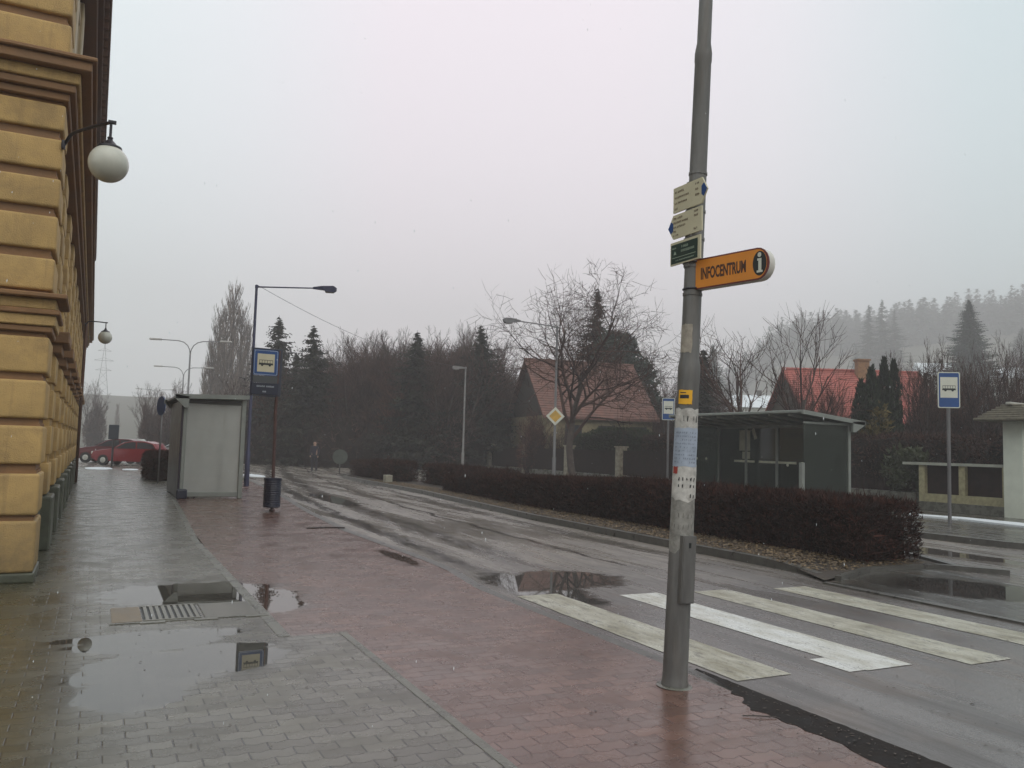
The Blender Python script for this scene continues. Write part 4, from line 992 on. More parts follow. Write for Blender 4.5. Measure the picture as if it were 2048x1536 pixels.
# ------------------------------------------------------------------ cars
def car(label, loc, rz, paint, kind=0, sc_=1.):
    t = thing('parked_car', label, 'car', loc, rz, 'cars parked at the end of the pavement'); t.scale = (sc_,)*3
    L = 4.05 if kind == 0 else 4.8
    if kind == 0:
        low = [(-2.0, .42), (-2.02, .62), (-1.93, .80), (-1.35, .93), (-.85, .99), (1.55, 1.02), (1.93, .98), (2.0, .70), (1.98, .38), (1.6, .25), (-1.75, .25)]
        top = [(-.95, .98), (-.25, 1.36), (.25, 1.46), (1.1, 1.45), (1.62, 1.32), (1.88, .98)]
    else:
        low = [(-2.4, .4), (-2.42, .85), (-2.2, 1.1), (-1.6, 1.2), (2.35, 1.25), (2.4, .8), (2.38, .4), (2.0, .25), (-2.1, .25)]
        top = [(-1.6, 1.18), (-1.0, 1.85), (-.6, 1.98), (2.1, 2.0), (2.3, 1.9), (2.36, 1.2)]
    def loft(P, prof, zs=None):
        mb = MB(); n = len(P); vs = []
        for y, f in prof:
            cx_ = sum(a for a, b in P)/n; cz = sum(b for a, b in P)/n
            vs += [((a-cx_)*f+cx_, y, (b-cz)*(f*.5+.5)+cz) for a, b in P]
        m_ = len(prof)
        fs = [(j*n+i, j*n+(i+1) % n, (j+1)*n+(i+1) % n, (j+1)*n+i) for j in range(m_-1) for i in range(n)]+[tuple(range(n)), tuple(range((m_-1)*n, m_*n))]
        return mb.add(vs, fs)
    smooth_auto(loft(low, [(-.84, .94), (-.80, .985), (-.6, 1), (.6, 1), (.80, .985), (.84, .94)]).build('body', paint, t), 35)
    smooth_auto(loft(top, [(-.66, .90), (-.60, .96), (-.4, 1), (.4, 1), (.60, .96), (.66, .90)]).build('cabin', paint, t), 35)
    mb = MB(); cx_ = sum(a for a, b in top)/len(top); q = [((a-cx_)*.86+cx_, (b-.98)*.80+1.0) for a, b in top]
    for s in (-1, 1): mb.prism(q, s*.655, s*.672, lambda a, b, h: (a, h, b))
    mb.prism([(-.5, .02), (.5, .02), (.42, .85), (-.42, .85)], 0, .02, lambda a, b, h: (top[0][0]+(top[1][0]-top[0][0])*b*1.02+.02-h, a*1.1, top[0][1]+(top[1][1]-top[0][1])*b*1.02+.03+h))
    mb.build('window', GLASSW, t)
    mb = MB(); c1 = (top[0][0]+top[-1][0])/2+.1
    for s in (-1, 1): mb.box(c1-.04, c1+.04, min(s*.66, s*.685), max(s*.66, s*.685), low[4][1], top[2][1]-.08)
    mb.build('pillar', paint, t)
    for sx in (-L*.315, L*.31):
        for s in (-1, 1):
            mb = MB(); mb.frustum((sx, s*.66, .31), (sx, s*.86, .31), .31, .31, 20); wh = mb.build('wheel', BLACK, t)
            mb = MB(); mb.frustum((sx, s*.855, .31), (sx, s*.875, .31), .17, .14, 12); mb.build('rim', pm('wheel_rim', (.5, .5, .46), .3, .4), wh)
    for s in (-1, 1):
        mb = MB(); mb.cbox(-L/2-.02, -L/2+.28, min(s*.5, s*.78), max(s*.5, s*.78), .64, .80, .03, 1); mb.build('headlight', pm('headlight_glass', (.6, .6, .55), .1), t)
        mb = MB(); mb.cbox(L/2-.16, L/2+.0, min(s*.62, s*.83), max(s*.62, s*.83), .72, 1.0, .03, 1); mb.build('tail_light', pm('tail_light_red', (.35, .02, .02), .2), t)
    return t
CR = pm('red_car_paint', (.20, .008, .014), .2, .1, var=.05, spec=.8); CM = pm('maroon_car_paint', (.10, .015, .018), .2, .1, var=.05); CWh = pm('white_van_paint', (.55, .57, .55), .25, var=.05); CS = pm('silver_car_paint', (.35, .36, .36), .25, .4, var=.05)
RC = car('red hatchback parked across the end of the left pavement', (1.75, 50.6, .012), R(-28), CR, 0, .94)
mb = MB(); mb.frustum((1.28, -.875, .31), (1.28, -.885, .31), .2, .18, 16); mb.build('bright_spot', pm('bright_spot_white', (.85, .85, .78), .3), RC)  # white disc added to imitate a bright lamp-like spot
car('dark maroon car parked behind the red hatchback', (.9, 55.2, .012), R(-20), CM)
car('white van roof showing behind the red hatchback', (1.6, 68, .012), R(-8), CWh, 1, .72)
car('silver car half hidden right of the red hatchback', (4.7, 56, .012), R(-24), CS)

# ------------------------------------------------------------------ pedestrian
def skinned(name, verts, edges, radii, mat, parent, lvl=1, root=0):
    me = bpy.data.meshes.new(name); me.from_pydata(verts, edges, []); o = bpy.data.objects.new(name, me); C.objects.link(o)
    md = o.modifiers.new('s', 'SKIN'); me.skin_vertices[0].data[root].use_root = True
    for i, r_ in enumerate(radii): me.skin_vertices[0].data[i].radius = (r_, r_) if not isinstance(r_, tuple) else r_
    sd = o.modifiers.new('d', 'SUBSURF'); sd.levels = sd.render_levels = lvl
    dg = bpy.context.evaluated_depsgraph_get(); dg.update(); m2 = bpy.data.meshes.new_from_object(o.evaluated_get(dg)); bpy.data.objects.remove(o)
    m2.name = name; m2.polygons.foreach_set('use_smooth', [True]*len(m2.polygons)); m2.materials.clear(); m2.materials.append(mat)
    o = bpy.data.objects.new(name, m2); C.objects.link(o); o.parent = parent; return o
pt = thing('person', 'pedestrian in dark clothes standing at the far roadside by the wood', 'person', (11.0, 46.8, ZR), R(150))
SK = pm('skin', (.42, .26, .20), .5, var=.05)
V = [(0, 0, .92), (0, 0, 1.12), (0, -.01, 1.34), (0, 0, 1.44), (0, .01, 1.52), (0, .02, 1.60), (0, .01, 1.66),
     (.09, 0, .86), (.10, .05, .48), (.10, .02, .08), (.10, .13, .03), (-.09, 0, .86), (-.11, -.03, .48), (-.11, -.10, .09), (-.11, .02, .03),
     (.17, 0, 1.36), (.21, 0, 1.10), (.20, .10, .86), (.20, .13, .79), (-.17, 0, 1.36), (-.22, -.02, 1.10), (-.20, .04, .85), (-.20, .06, .77)]
Ed = [(0, 1), (1, 2), (2, 3), (3, 4), (4, 5), (5, 6), (0, 7), (7, 8), (8, 9), (9, 10), (0, 11), (11, 12), (12, 13), (13, 14), (2, 15), (15, 16), (16, 17), (17, 18), (2, 19), (19, 20), (20, 21), (21, 22)]
Rr = [.14, .13, .15, .06, .08, .10, .07, .09, .065, .045, .04, .09, .065, .045, .04, .06, .05, .035, .035, .06, .05, .035, .035]
skinned('body', V, Ed, Rr, SK, pt, 2)
CLO = pm('dark_blue_coat', (.018, .018, .032), .8)
Vc = [(0, 0, .80), (0, 0, 1.12), (0, -.01, 1.36), (.17, 0, 1.37), (.21, 0, 1.10), (.20, .10, .87), (-.17, 0, 1.37), (-.22, -.02, 1.10), (-.20, .04, .86), (0, 0, 1.44)]
skinned('coat', Vc, [(0, 1), (1, 2), (2, 3), (3, 4), (4, 5), (2, 6), (6, 7), (7, 8), (2, 9)], [.17, .155, .165, .075, .065, .05, .075, .065, .05, .07], CLO, pt, 2)
Vt = [(0, 0, .90), (.09, 0, .84), (.10, .05, .48), (.10, .02, .07), (.10, .13, .03), (-.09, 0, .84), (-.11, -.03, .48), (-.11, -.10, .08), (-.11, .02, .03)]
skinned('trousers', Vt, [(0, 1), (1, 2), (2, 3), (3, 4), (0, 5), (5, 6), (6, 7), (7, 8)], [.15, .105, .08, .06, .05, .105, .08, .06, .05], pm('dark_trousers', (.02, .02, .03), .8), pt, 2)
skinned('hair', [(0, .0, 1.66), (0, -.04, 1.69), (0, -.03, 1.60)], [(0, 1), (1, 2)], [.095, .10, .085], pm('dark_hair', (.03, .02, .015), .7), pt, 2)

# ------------------------------------------------------------------ vegetation
def rvec(rr): 
    while True:
        v = Vector((rr.uniform(-1, 1), rr.uniform(-1, 1), rr.uniform(-1, 1)))
        if .05 < v.length < 1: return v.normalized()
def ribbon(mb, pts, w0, w1, rr):
    a = rvec(rr); k = len(mb.v); n = len(pts)
    d = (pts[-1]-pts[0]); s = d.cross(a)
    if s.length < 1e-5: s = Vector((1, 0, 0))
    s.normalize()
    for i, p in enumerate(pts):
        w_ = (w0+(w1-w0)*i/(n-1))/2; mb.v += [tuple(p-s*w_), tuple(p+s*w_)]
    mb.f += [(k+2*i, k+2*i+1, k+2*i+3, k+2*i+2) for i in range(n-1)]
def grow(tr, cw, rr, p, d, L, r, lev, maxlev, up_, wob, kids, ang, lenf, tubelev=2):
    n = 6 if lev == 0 else 4; pts = [p.copy()]; rs_ = [r]; dirs = []
    rend = r*.45
    for i in range(n):
        d = (d+rvec(rr)*wob+Vector((0, 0, up_[min(lev, len(up_)-1)]))).normalized(); p = p+d*(L/n); pts.append(p.copy()); dirs.append(d.copy()); rs_.append(r+(rend-r)*(i+1)/n)
    if lev <= tubelev: (tr if lev == 0 else cw).tube(pts, rs_, [8, 5, 4, 3][min(lev, 3)], cap=False)
    else: ribbon(cw, pts[::2], r*2, r*.9, rr)
    if lev >= maxlev: return
    kk = kids[min(lev, len(kids)-1)]
    for j in range(kk):
        t_ = (.30+.70*(j+.5)/kk) if lev else (.35+.65*(j+.6)/kk)
        i = min(n-1, int(t_*n)); f = t_*n-i; q = pts[i].lerp(pts[i+1], min(1, f)); dd = dirs[i]
        a = dd.orthogonal().normalized(); b = dd.cross(a); th = rr.uniform(0, 2*PI)
        an = R(rr.uniform(ang[0], ang[1])); nd = (dd*math.cos(an)+(a*math.cos(th)+b*math.sin(th))*math.sin(an)).normalized()
        grow(tr, cw, rr, q, nd, L*lenf*rr.uniform(.7, 1.15)*(1.05-.35*t_), max(.010, rs_[i]*.64), lev+1, maxlev, up_, wob, kids, ang, lenf, tubelev)
t_crown = {}
def bare(name, label, seed, H, loc, rz=0, kids=(6, 5, 4, 4), ang=(25, 55), lenf=.66, maxlev=4, wob=.16, up_=(.05, .06, .05, .02), r0=None, mat=TWIG, lean=(0, 0), cat='tree', stems=1, group=None, twigr=None, trunk=.5):
    t = thing(name, label, cat, loc, rz, group); rr = random.Random(seed); tr, cw = MB(), MB()
    r0 = r0 or H*.022
    for s in range(stems):
        if stems == 1: d = Vector((lean[0], lean[1], 1)).normalized(); p = Vector((0, 0, -.1))
        else: th = 2*PI*s/stems+rr.uniform(-.4, .4); d = Vector((math.cos(th)*.33, math.sin(th)*.33, 1)).normalized(); p = Vector((math.cos(th)*.15, math.sin(th)*.15, -.1))
        grow(tr, cw, rr, p, d, H*trunk*(1 if stems == 1 else rr.uniform(.85, 1.25)), r0, 0, maxlev, up_, wob, kids, ang, lenf)
    tr.build('trunk', BARK, t, smooth=True); t_crown[t.name] = cw.build('crown', mat, t); return t
def tree_copy(src, label, loc, rz, s, group):
    return dup(src, loc, rz, s, label, group)

def conifer(name, label, seed, H, Rm, loc, mat, dens=1., droop=.35, group=None, low=.06, shape=1.0, spikes=7):
    t = thing(name, label, 'tree', loc, 0, group); rr = random.Random(seed); mb = MB()
    mb.tube([(0, 0, -.2), (0, 0, H*.5), (0, 0, H*.99)], [H*.017, H*.010, .015], 7); mb.build('trunk', BARK, t)
    mb = MB(); z = H*low; nlev = int(46*dens)
    for k in range(nlev):
        f = k/(nlev-1); z = H*(low+(1-low)*f**.92); rad_ = Rm*((1-f)**shape)*rr.uniform(.75, 1.15)+.06
        nb = max(4, int(spikes+5*(1-f)))
        for b in range(nb):
            th = rr.uniform(0, 2*PI); zj = rr.uniform(-.5, .5)*H/nlev*1.6; L = rad_*rr.uniform(.55, 1.2); d = Vector((math.cos(th), math.sin(th), 0))
            ns = max(3, int(L/(.22)))
            for s in range(ns+1):
                q = s/ns; c_ = Vector((0, 0, z+zj))+d*L*q+Vector((0, 0, -droop*L*q+.28*L*q*q))
                wdt = (.10+.30*(1-q))*min(1.2, .35+L*.4); sd_ = Vector((-d.y, d.x, 0))
                for r_ in range(3):
                    e = (sd_*rr.choice((-1, 1))*rr.uniform(.3, 1)+d*rr.uniform(.2, .9)+Vector((0, 0, rr.uniform(-.75, .15)))).normalized()
                    l = wdt*rr.uniform(.8, 1.6)+.08; s2_ = e.cross(rvec(rr)).normalized()*l*.22; k0 = len(mb.v)
                    mb.v += [tuple(c_-s2_), tuple(c_+s2_), tuple(c_+e*l)]; mb.f.append((k0, k0+1, k0+2))
    # top leader
    for k in range(8): z = H*(.95+.01*k); th = rr.uniform(0, 6.28); k0 = len(mb.v); mb.v += [(0, 0, z), (.02, .02, z+.1), (.25*math.cos(th)*(1-k/9), .25*math.sin(th)*(1-k/9), z+.05)]; mb.f.append((k0, k0+1, k0+2))
    t_crown[t.name] = mb.build('crown', mat, t); return t

def leafball(mb, rr, c, rx, ry, rz, n, sz, zbias=0., shell=.55, el=1.6):
    for _ in range(n):
        v = rvec(rr); s = shell+(1-shell)*rr.random()**.6
        p = Vector(c)+Vector((v.x*rx*s, v.y*ry*s, v.z*rz*s))
        e = (v*.7+rvec(rr)*.9+Vector((0, 0, zbias))).normalized(); l = sz*rr.uniform(.6, 1.5); s2_ = e.cross(rvec(rr)); 
        if s2_.length < .01: continue
        s2_ = s2_.normalized()*l*.5/el; k0 = len(mb.v); mb.v += [tuple(p-s2_), tuple(p+s2_), tuple(p+e*l)]; mb.f.append((k0, k0+1, k0+2))
def lump(mb, rr, c, rx, ry, rz, seed, n=10):
    vs = []; m_ = n
    for i in range(m_+1):
        ph = PI*i/m_
        for k in range(2*n):
            th = 2*PI*k/(2*n); v = Vector((math.sin(ph)*math.cos(th), math.sin(ph)*math.sin(th), math.cos(ph))); f = 1+.35*mnoise.noise(v*2.2+Vector((seed, 0, 0)))
            vs.append((c[0]+v.x*rx*f, c[1]+v.y*ry*f, c[2]+v.z*rz*f))
    w_ = 2*n; f0 = len(mb.f); mb.add(vs, [(i*w_+k, i*w_+(k+1) % w_, (i+1)*w_+(k+1) % w_, (i+1)*w_+k) for i in range(m_) for k in range(w_)]); mb.m1.append((f0, len(mb.f)))

# the big gnarled tree in front of the pink roof and the bare trees beside it
pb = at(1150, 40, 890)
bare('bare_tree', 'large gnarled bare tree spreading above the pink tiled roof', 21, 13.5, (pb.x, pb.y, 0), kids=(9, 6, 5, 4, 3), ang=(32, 66), lenf=.82, maxlev=5, wob=.24, up_=(.02, .13, .09, .06, .0), r0=.20, trunk=.40)
pb = at(1478, 34, 890); bare('bare_tree', 'bare fruit tree with upright fanning branches above the left end of the glazed shelter', 5, 8.8, (pb.x, pb.y, 0), kids=(7, 5, 4, 3), ang=(22, 48), lenf=.84, maxlev=4, wob=.17, up_=(.05, .12, .12, .08), r0=.13, trunk=.42)
pb = at(1586, 34, 890); bare('bare_tree', 'bare tree with long thin whips in front of the dark gable', 9, 9.6, (pb.x, pb.y, 0), kids=(6, 4, 4, 3), ang=(20, 46), lenf=.86, maxlev=4, wob=.13, up_=(.05, .12, .12, .08), r0=.12, trunk=.42)
# dark conifer behind the pink roof
pb = at(1190, 60, 880); conifer('conifer', 'pointed dark conifer rising behind the large bare tree', 31, 13.2, 3.6, (pb.x, pb.y, 0), LEAFG, 1.1, shape=.75)
pb = at(1234, 58, 880); t = thing('round_pine', 'broad rounded evergreen crown above the ridge of the pink roof', 'tree', (pb.x, pb.y, 0)); rr = random.Random(4); mb = MB()
mb.tube([(0, 0, 0), (0, 0, 7)], [.22, .12], 7); mb.build('trunk', BARK, t)
mb = MB(); 
for (x, y, z, r_) in [(0, 0, 7.2, 2.3), (-1.6, 0, 6.2, 1.6), (1.4, .2, 6.6, 1.8), (-.2, 0, 8.8, 1.5), (-.4, -.3, 5.0, 2.4), (2.0, 0, 5.0, 1.5)]: leafball(mb, rr, (x, y, z), r_, r_, r_*.8, 1500, .30, .1, .4)
mb.build('crown', LEAFG2, t)

# the wood across the road: each tree its own thing
SH = []
for i, (sd, H, mt_) in enumerate([(101, 7.5, TWIG), (102, 7.0, TWIGR), (103, 8.2, TWIG)]):
    SH.append(bare('woodland_tree', 'x', sd, H, (0, 0, 0), kids=(9, 6, 5, 3), ang=(14, 42), lenf=.62, maxlev=4, wob=.12, up_=(.06, .10, .10, .06), r0=.075, mat=mt_, stems=6, trunk=.62))
for s_ in SH:                                  # dense low twigs that close the lower part of each bush
    rr = random.Random(7); mb = MB()
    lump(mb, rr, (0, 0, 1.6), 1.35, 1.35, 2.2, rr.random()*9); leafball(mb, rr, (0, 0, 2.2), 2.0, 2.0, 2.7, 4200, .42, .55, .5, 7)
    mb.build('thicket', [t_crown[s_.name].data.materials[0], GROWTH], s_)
used = [False]*3
rw = random.Random(77)
def wood(k, u, dep, s, label, rz=None):
    p = at(u, dep, 895); rz = rw.uniform(0, 6.28) if rz is None else rz
    g = 'leafless trees of the dark wood across the road'
    if not used[k]:
        r_ = SH[k]; used[k] = True; r_.location = (p.x, p.y, -.05+hill(p.x, p.y)); r_.rotation_euler.z = rz; r_.scale = (s, s, s*rw.uniform(.9, 1.1)); r_['label'] = label; r_['group'] = g; return r_
    return dup(SH[k], (p.x, p.y, -.05+hill(p.x, p.y)), rz, (s, s, s*rw.uniform(.92, 1.08)), label, g)
ORD = ['first', 'second', 'third', 'fourth', 'fifth', 'sixth', 'seventh', 'eighth', 'ninth', 'tenth', 'eleventh', 'twelfth', 'thirteenth']
def wlab(i, u, dep):
    if i < 12: return ORD[i]+' leafless tree from the left end of the dark wood'
    if i < 25: return ORD[24-i]+' leafless tree of the dark wood counted leftwards from the large gnarled tree'
    if i < 33: return 'tall leafless tree at the back of the wood, '+ORD[sorted([700, 760, 830, 890, 640, 590, 545, 950]).index(u)]+' from the left'
    return 'leafless bush in the gap between the two tiled roofs, '+ORD[sorted([1345, 1372, 1398, 1425, 1322]).index(u)]+' from the left'
cols = [(505, 66, .85), (530, 60, .80), (552, 68, .95), (575, 60, .82), (598, 66, .92), (622, 60, .80), (645, 67, .98), (668, 60, .88), (690, 64, 1.0), (712, 58, .92), (733, 64, 1.02), (755, 57, .90), (778, 63, 1.02), (800, 56, .92), (822, 62, 1.05), (843, 56, .95), (865, 61, 1.08),
        (887, 55, .96), (908, 60, 1.06), (930, 57, .92), (952, 62, 1.04), (975, 58, .92), (997, 63, 1.0), (1018, 60, .88), (1040, 66, .9), (700, 72, 1.1), (760, 74, 1.15), (830, 73, 1.2), (890, 72, 1.2), (640, 75, 1.1), (590, 76, 1.05), (545, 78, 1.0), (950, 74, 1.15), (1345, 52, .72), (1372, 56, .85), (1398, 50, .70), (1425, 57, .8), (1322, 60, .8)]
for i, (u, dep, s) in enumerate(cols):
    wood(i % 3, u+rw.uniform(-7, 7), dep, s*(1.14 if 660 < u < 1010 else 1), wlab(i, u, dep))
for (lab, u, vt, dep, Rm) in [('tall conifer at the left end of the wood with a slim pointed top', 546, 636, 60, 3.9), ('second conifer of the wood with flat layered boughs', 617, 655, 57, 3.6), ('conifer poking out of the middle of the wood', 826, 666, 54.5, 3.4), ('right conifer of the wood beside the large bare tree', 955, 655, 56, 3.9)]:
    p = at(u, dep, 890); H = at(u, dep, vt).z; conifer('conifer', lab, u, H, Rm, (p.x, p.y, 0), LEAFG, .95, shape=.72, group='conifers of the wood')
for (u, dep, H, Rm, lab) in [(585, 64, 8.3, 2.6, 'low broad conifer between the two left conifers'), (1050, 60, 7.2, 1.9, 'dark young conifer left of the pink roof'), (1000, 59, 6.2, 1.8, 'small dark conifer behind the left stone pillars'), (1405, 46, 7.2, 2.0, 'dark pointed conifer right of the tall lamp post')]:
    p = at(u, dep, 890); conifer('conifer', lab, int(u), H, Rm, (p.x, p.y, 0), LEAFG, .8, shape=.72)
# dense undergrowth closing the foot of the wood (nobody could count its bushes)
mb = MB(); rr = random.Random(12)
for k in range(46):
    u = 500+k*12.5; dep = 57+rr.uniform(-2, 3)+(3 if u < 620 else 4.5 if u > 960 else 0); p = at(u, dep, 895); lump(mb, rr, (p.x, p.y, .9), 1.5, 1.5, 2.0*rr.uniform(.8, 1.25), k*1.3, 7); leafball(mb, rr, (p.x, p.y, 1.4), 1.9, 1.9, 2.4, 520, .45, .5, .6, 7)
    p = at(u, dep+14, 895); lump(mb, rr, (p.x, p.y, 1.5), 2.2, 2.2, 3.4*rr.uniform(.8, 1.2), k*1.7+9, 7)
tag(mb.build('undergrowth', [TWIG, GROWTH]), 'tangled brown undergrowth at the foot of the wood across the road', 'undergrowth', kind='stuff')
# poplars
pops = []
def poplar(seed, H):
    t = thing('poplar', 'x', 'tree', (0, 0, 0)); rr = random.Random(seed); tr, cw = MB(), MB()
    tr.tube([(0, 0, -.3), (.1, 0, H*.5), (0, .1, H)], [.28, .16, .03], 7)
    for k in range(150):
        z = H*(.06+.88*k/150); th = rr.uniform(0, 6.28); L = (H*.30)*(1-.62*k/150)*rr.uniform(.7, 1.15); d = Vector((math.cos(th)*.62, math.sin(th)*.62, 1)).normalized(); p = Vector((0, 0, z)); pts = [p.copy()]
        for i in range(5): d = (d+Vector((0, 0, .22))+rvec(rr)*.07).normalized(); p = p+d*L/5; pts.append(p.copy())
        cw.tube(pts, [.05, .04, .03, .025, .02, .012], 3, cap=False)
        for j in range(14):
            i = rr.randint(1, 4); q = pts[i]; e = (dvec(d, rr)).normalized(); l = L*rr.uniform(.15, .38); ribbon(cw, [q, q+e*l*.5, q+e*l*.5+Vector((0, 0, l*.55))], .045, .02, rr)
    tr.build('trunk', BARK, t); cw.build('crown', TWIGP, t); return t
def dvec(d, rr): return Vector((d.x*.4+rr.uniform(-.35, .35), d.y*.4+rr.uniform(-.35, .35), 1))
pA, pB_ = poplar(1, 20.5), poplar(2, 19)
for i, (u, dep, s, lab) in enumerate([(455, 100, 1.0, 'tallest poplar of the row left of the dark street lamp'), (472, 102, .96, 'poplar standing right against the tallest poplar'), (440, 99, .86, 'poplar just left of the tallest poplar'), (428, 103, .95, 'third poplar from the left of the row'), (487, 104, .80, 'rightmost poplar of the row, beside the dark street lamp'), (414, 100, .72, 'second poplar from the left, lower than its neighbours'), (403, 98, .50, 'short poplar at the left end of the row')]):
    p = at(u, dep, 875); src = (pA, pB_)[i % 2]; z = hill(p.x, p.y)-.1
    if i < 2: src.location = (p.x, p.y, z); src.scale = (s,)*3; src['label'] = lab; src['group'] = 'row of bare poplars'
    else: dup(src, (p.x, p.y, z), i*1.1, (s, s, s), lab, 'row of bare poplars')
# far slim trees at the left behind the shelter and by the pylon
for i, (u, dep, s, lab) in enumerate([(300, 75, .40, 'thin young tree behind the red hatchback'), (318, 78, .36, 'thin young tree left of the shelter, beside the round blue sign'), (334, 74, .42, 'thin young tree touching the left edge of the near shelter'), (285, 84, .30, 'lowest thin young tree behind the cars'), (188, 110, .55, 'misty bare tree beside the far end of the ochre building'), (232, 170, .5, 'faint tree in the fog right of the pylon')]):
    p = at(u, dep, 875); dup(pA if i % 2 else SH[0], (p.x, p.y, hill(p.x, p.y)-.1), i*2.1, (s*(1.3 if not i % 2 else .8),)*2+(s*(1.9 if not i % 2 else .8),), lab, 'thin trees beyond the cars')

for i, (u, dep, s, lab) in enumerate([(1035, 61, .72, 'leafless bush left of the cream house wall behind the fence'), (1070, 50.5, .55, 'leafless bush covering the left corner of the cream house'), (1118, 50, .34, 'low leafless bush in front of the cream wall, right of the priority sign'), (1000, 64, .75, 'leafless bush behind the leftmost stone pillar'), (965, 63, .78, 'leafless bush between the pale thin lamp and the stone pillars')]):
    p = at(u, dep, 895); dup(SH[i % 3], (p.x, p.y, 0), i*1.3, (s, s, s), lab, 'leafless bushes behind the board fence')
# thuja and shrubs by the red roof
pb = at(1757, 33, 895); t = thing('thuja', 'dark columnar thuja clump with several pointed tops in front of the red roof', 'tree', (pb.x, pb.y, 0)); rr = random.Random(6); mb = MB(); tk = MB()
for (x, y, H, r_) in [(-.85, .1, 4.6, .34), (-.5, -.1, 5.15, .36), (-.1, .2, 5.0, .36), (.22, -.1, 5.55, .33), (.5, .1, 5.35, .3), (.78, -.1, 5.5, .30), (1.0, .1, 4.5, .28), (-1.1, 0, 3.4, .3), (.1, -.3, 4.2, .5), (-.5, .1, 3.9, .5)]:
    tk.tube([(x, y, 0), (x, y, H*.8)], [.08, .03], 5)
    for k in range(1500):
        f = rr.random()**.9; z = .2+f*(H-.2); rad_ = r_*min(1, (1-f)*4+.05)*rr.uniform(.55, 1.08); th = rr.uniform(0, 6.28); p = Vector((x+rad_*math.cos(th), y+rad_*math.sin(th), z))
        e = Vector((math.cos(th)*.35+rr.uniform(-.2, .2), math.sin(th)*.35+rr.uniform(-.2, .2), 1)).normalized(); l = rr.uniform(.10, .26); s2_ = e.cross(rvec(rr)).normalized()*.05; k0 = len(mb.v); mb.v += [tuple(p-s2_), tuple(p+s2_), tuple(p+e*l)]; mb.f.append((k0, k0+1, k0+2))
tk.build('trunk', BARK, t); mb.build('foliage', THUJA, t)
def shrub(name, label, u, dep, H, W, mat, n=2500, sz=.16, zb=.2, cat='shrub', z0=0):
    p = at(u, dep, 895); t = thing(name, label, cat, (p.x, p.y, z0)); rr = random.Random(int(u)); tk = MB(); mb = MB()
    for k in range(5): th = k*1.26; tk.tube([(0, 0, 0), (math.cos(th)*W*.25, math.sin(th)*W*.25, H*.7)], [.03, .012], 4)
    tk.build('stem', BARK, t)
    for k in range(5): leafball(mb, rr, (rr.uniform(-.3, .3)*W, rr.uniform(-.3, .3)*W, H*rr.uniform(.4, .7)), W*.38, W*.38, H*.33, n//5, sz, zb)
    mb.build('foliage', mat, t); return t
shrub('olive_shrub', 'yellow green shrub drooping beside the right post of the glazed shelter', 1752, 30, 3.6, 1.0, OLIVE, 1600, .16)
shrub('climbing_plant', 'green climbing plant on the wall between the glazed shelter and the right bus stop', 1815, 26.5, 2.2, 1.3, pm('moss_green_leaves', (.035, .042, .014), .7, var=.4), 2600, .12)
for i, (u, dep, s, lab) in enumerate([(1625, 36, .42, 'leafless shrub in front of the left half of the red roof'), (1668, 37, .46, 'leafless shrub in front of the middle of the red roof'), (1850, 34, .50, 'leafless shrub in front of the right half of the red roof'), (1885, 35, .46, 'leafless shrub between the red roof and the right bus stop sign'), (1925, 34, .48, 'leafless shrub right of the right bus stop sign'), (1985, 33, .50, 'leafless shrub behind the yellow brick fence'), (2035, 36, .55, 'leafless shrub behind the white gate pillar')]):
    p = at(u, dep, 895); dup(SH[i % 3], (p.x, p.y, 0), i*1.7, (s, s, s*1.5), lab, 'leafless shrubs in the gardens on the right')

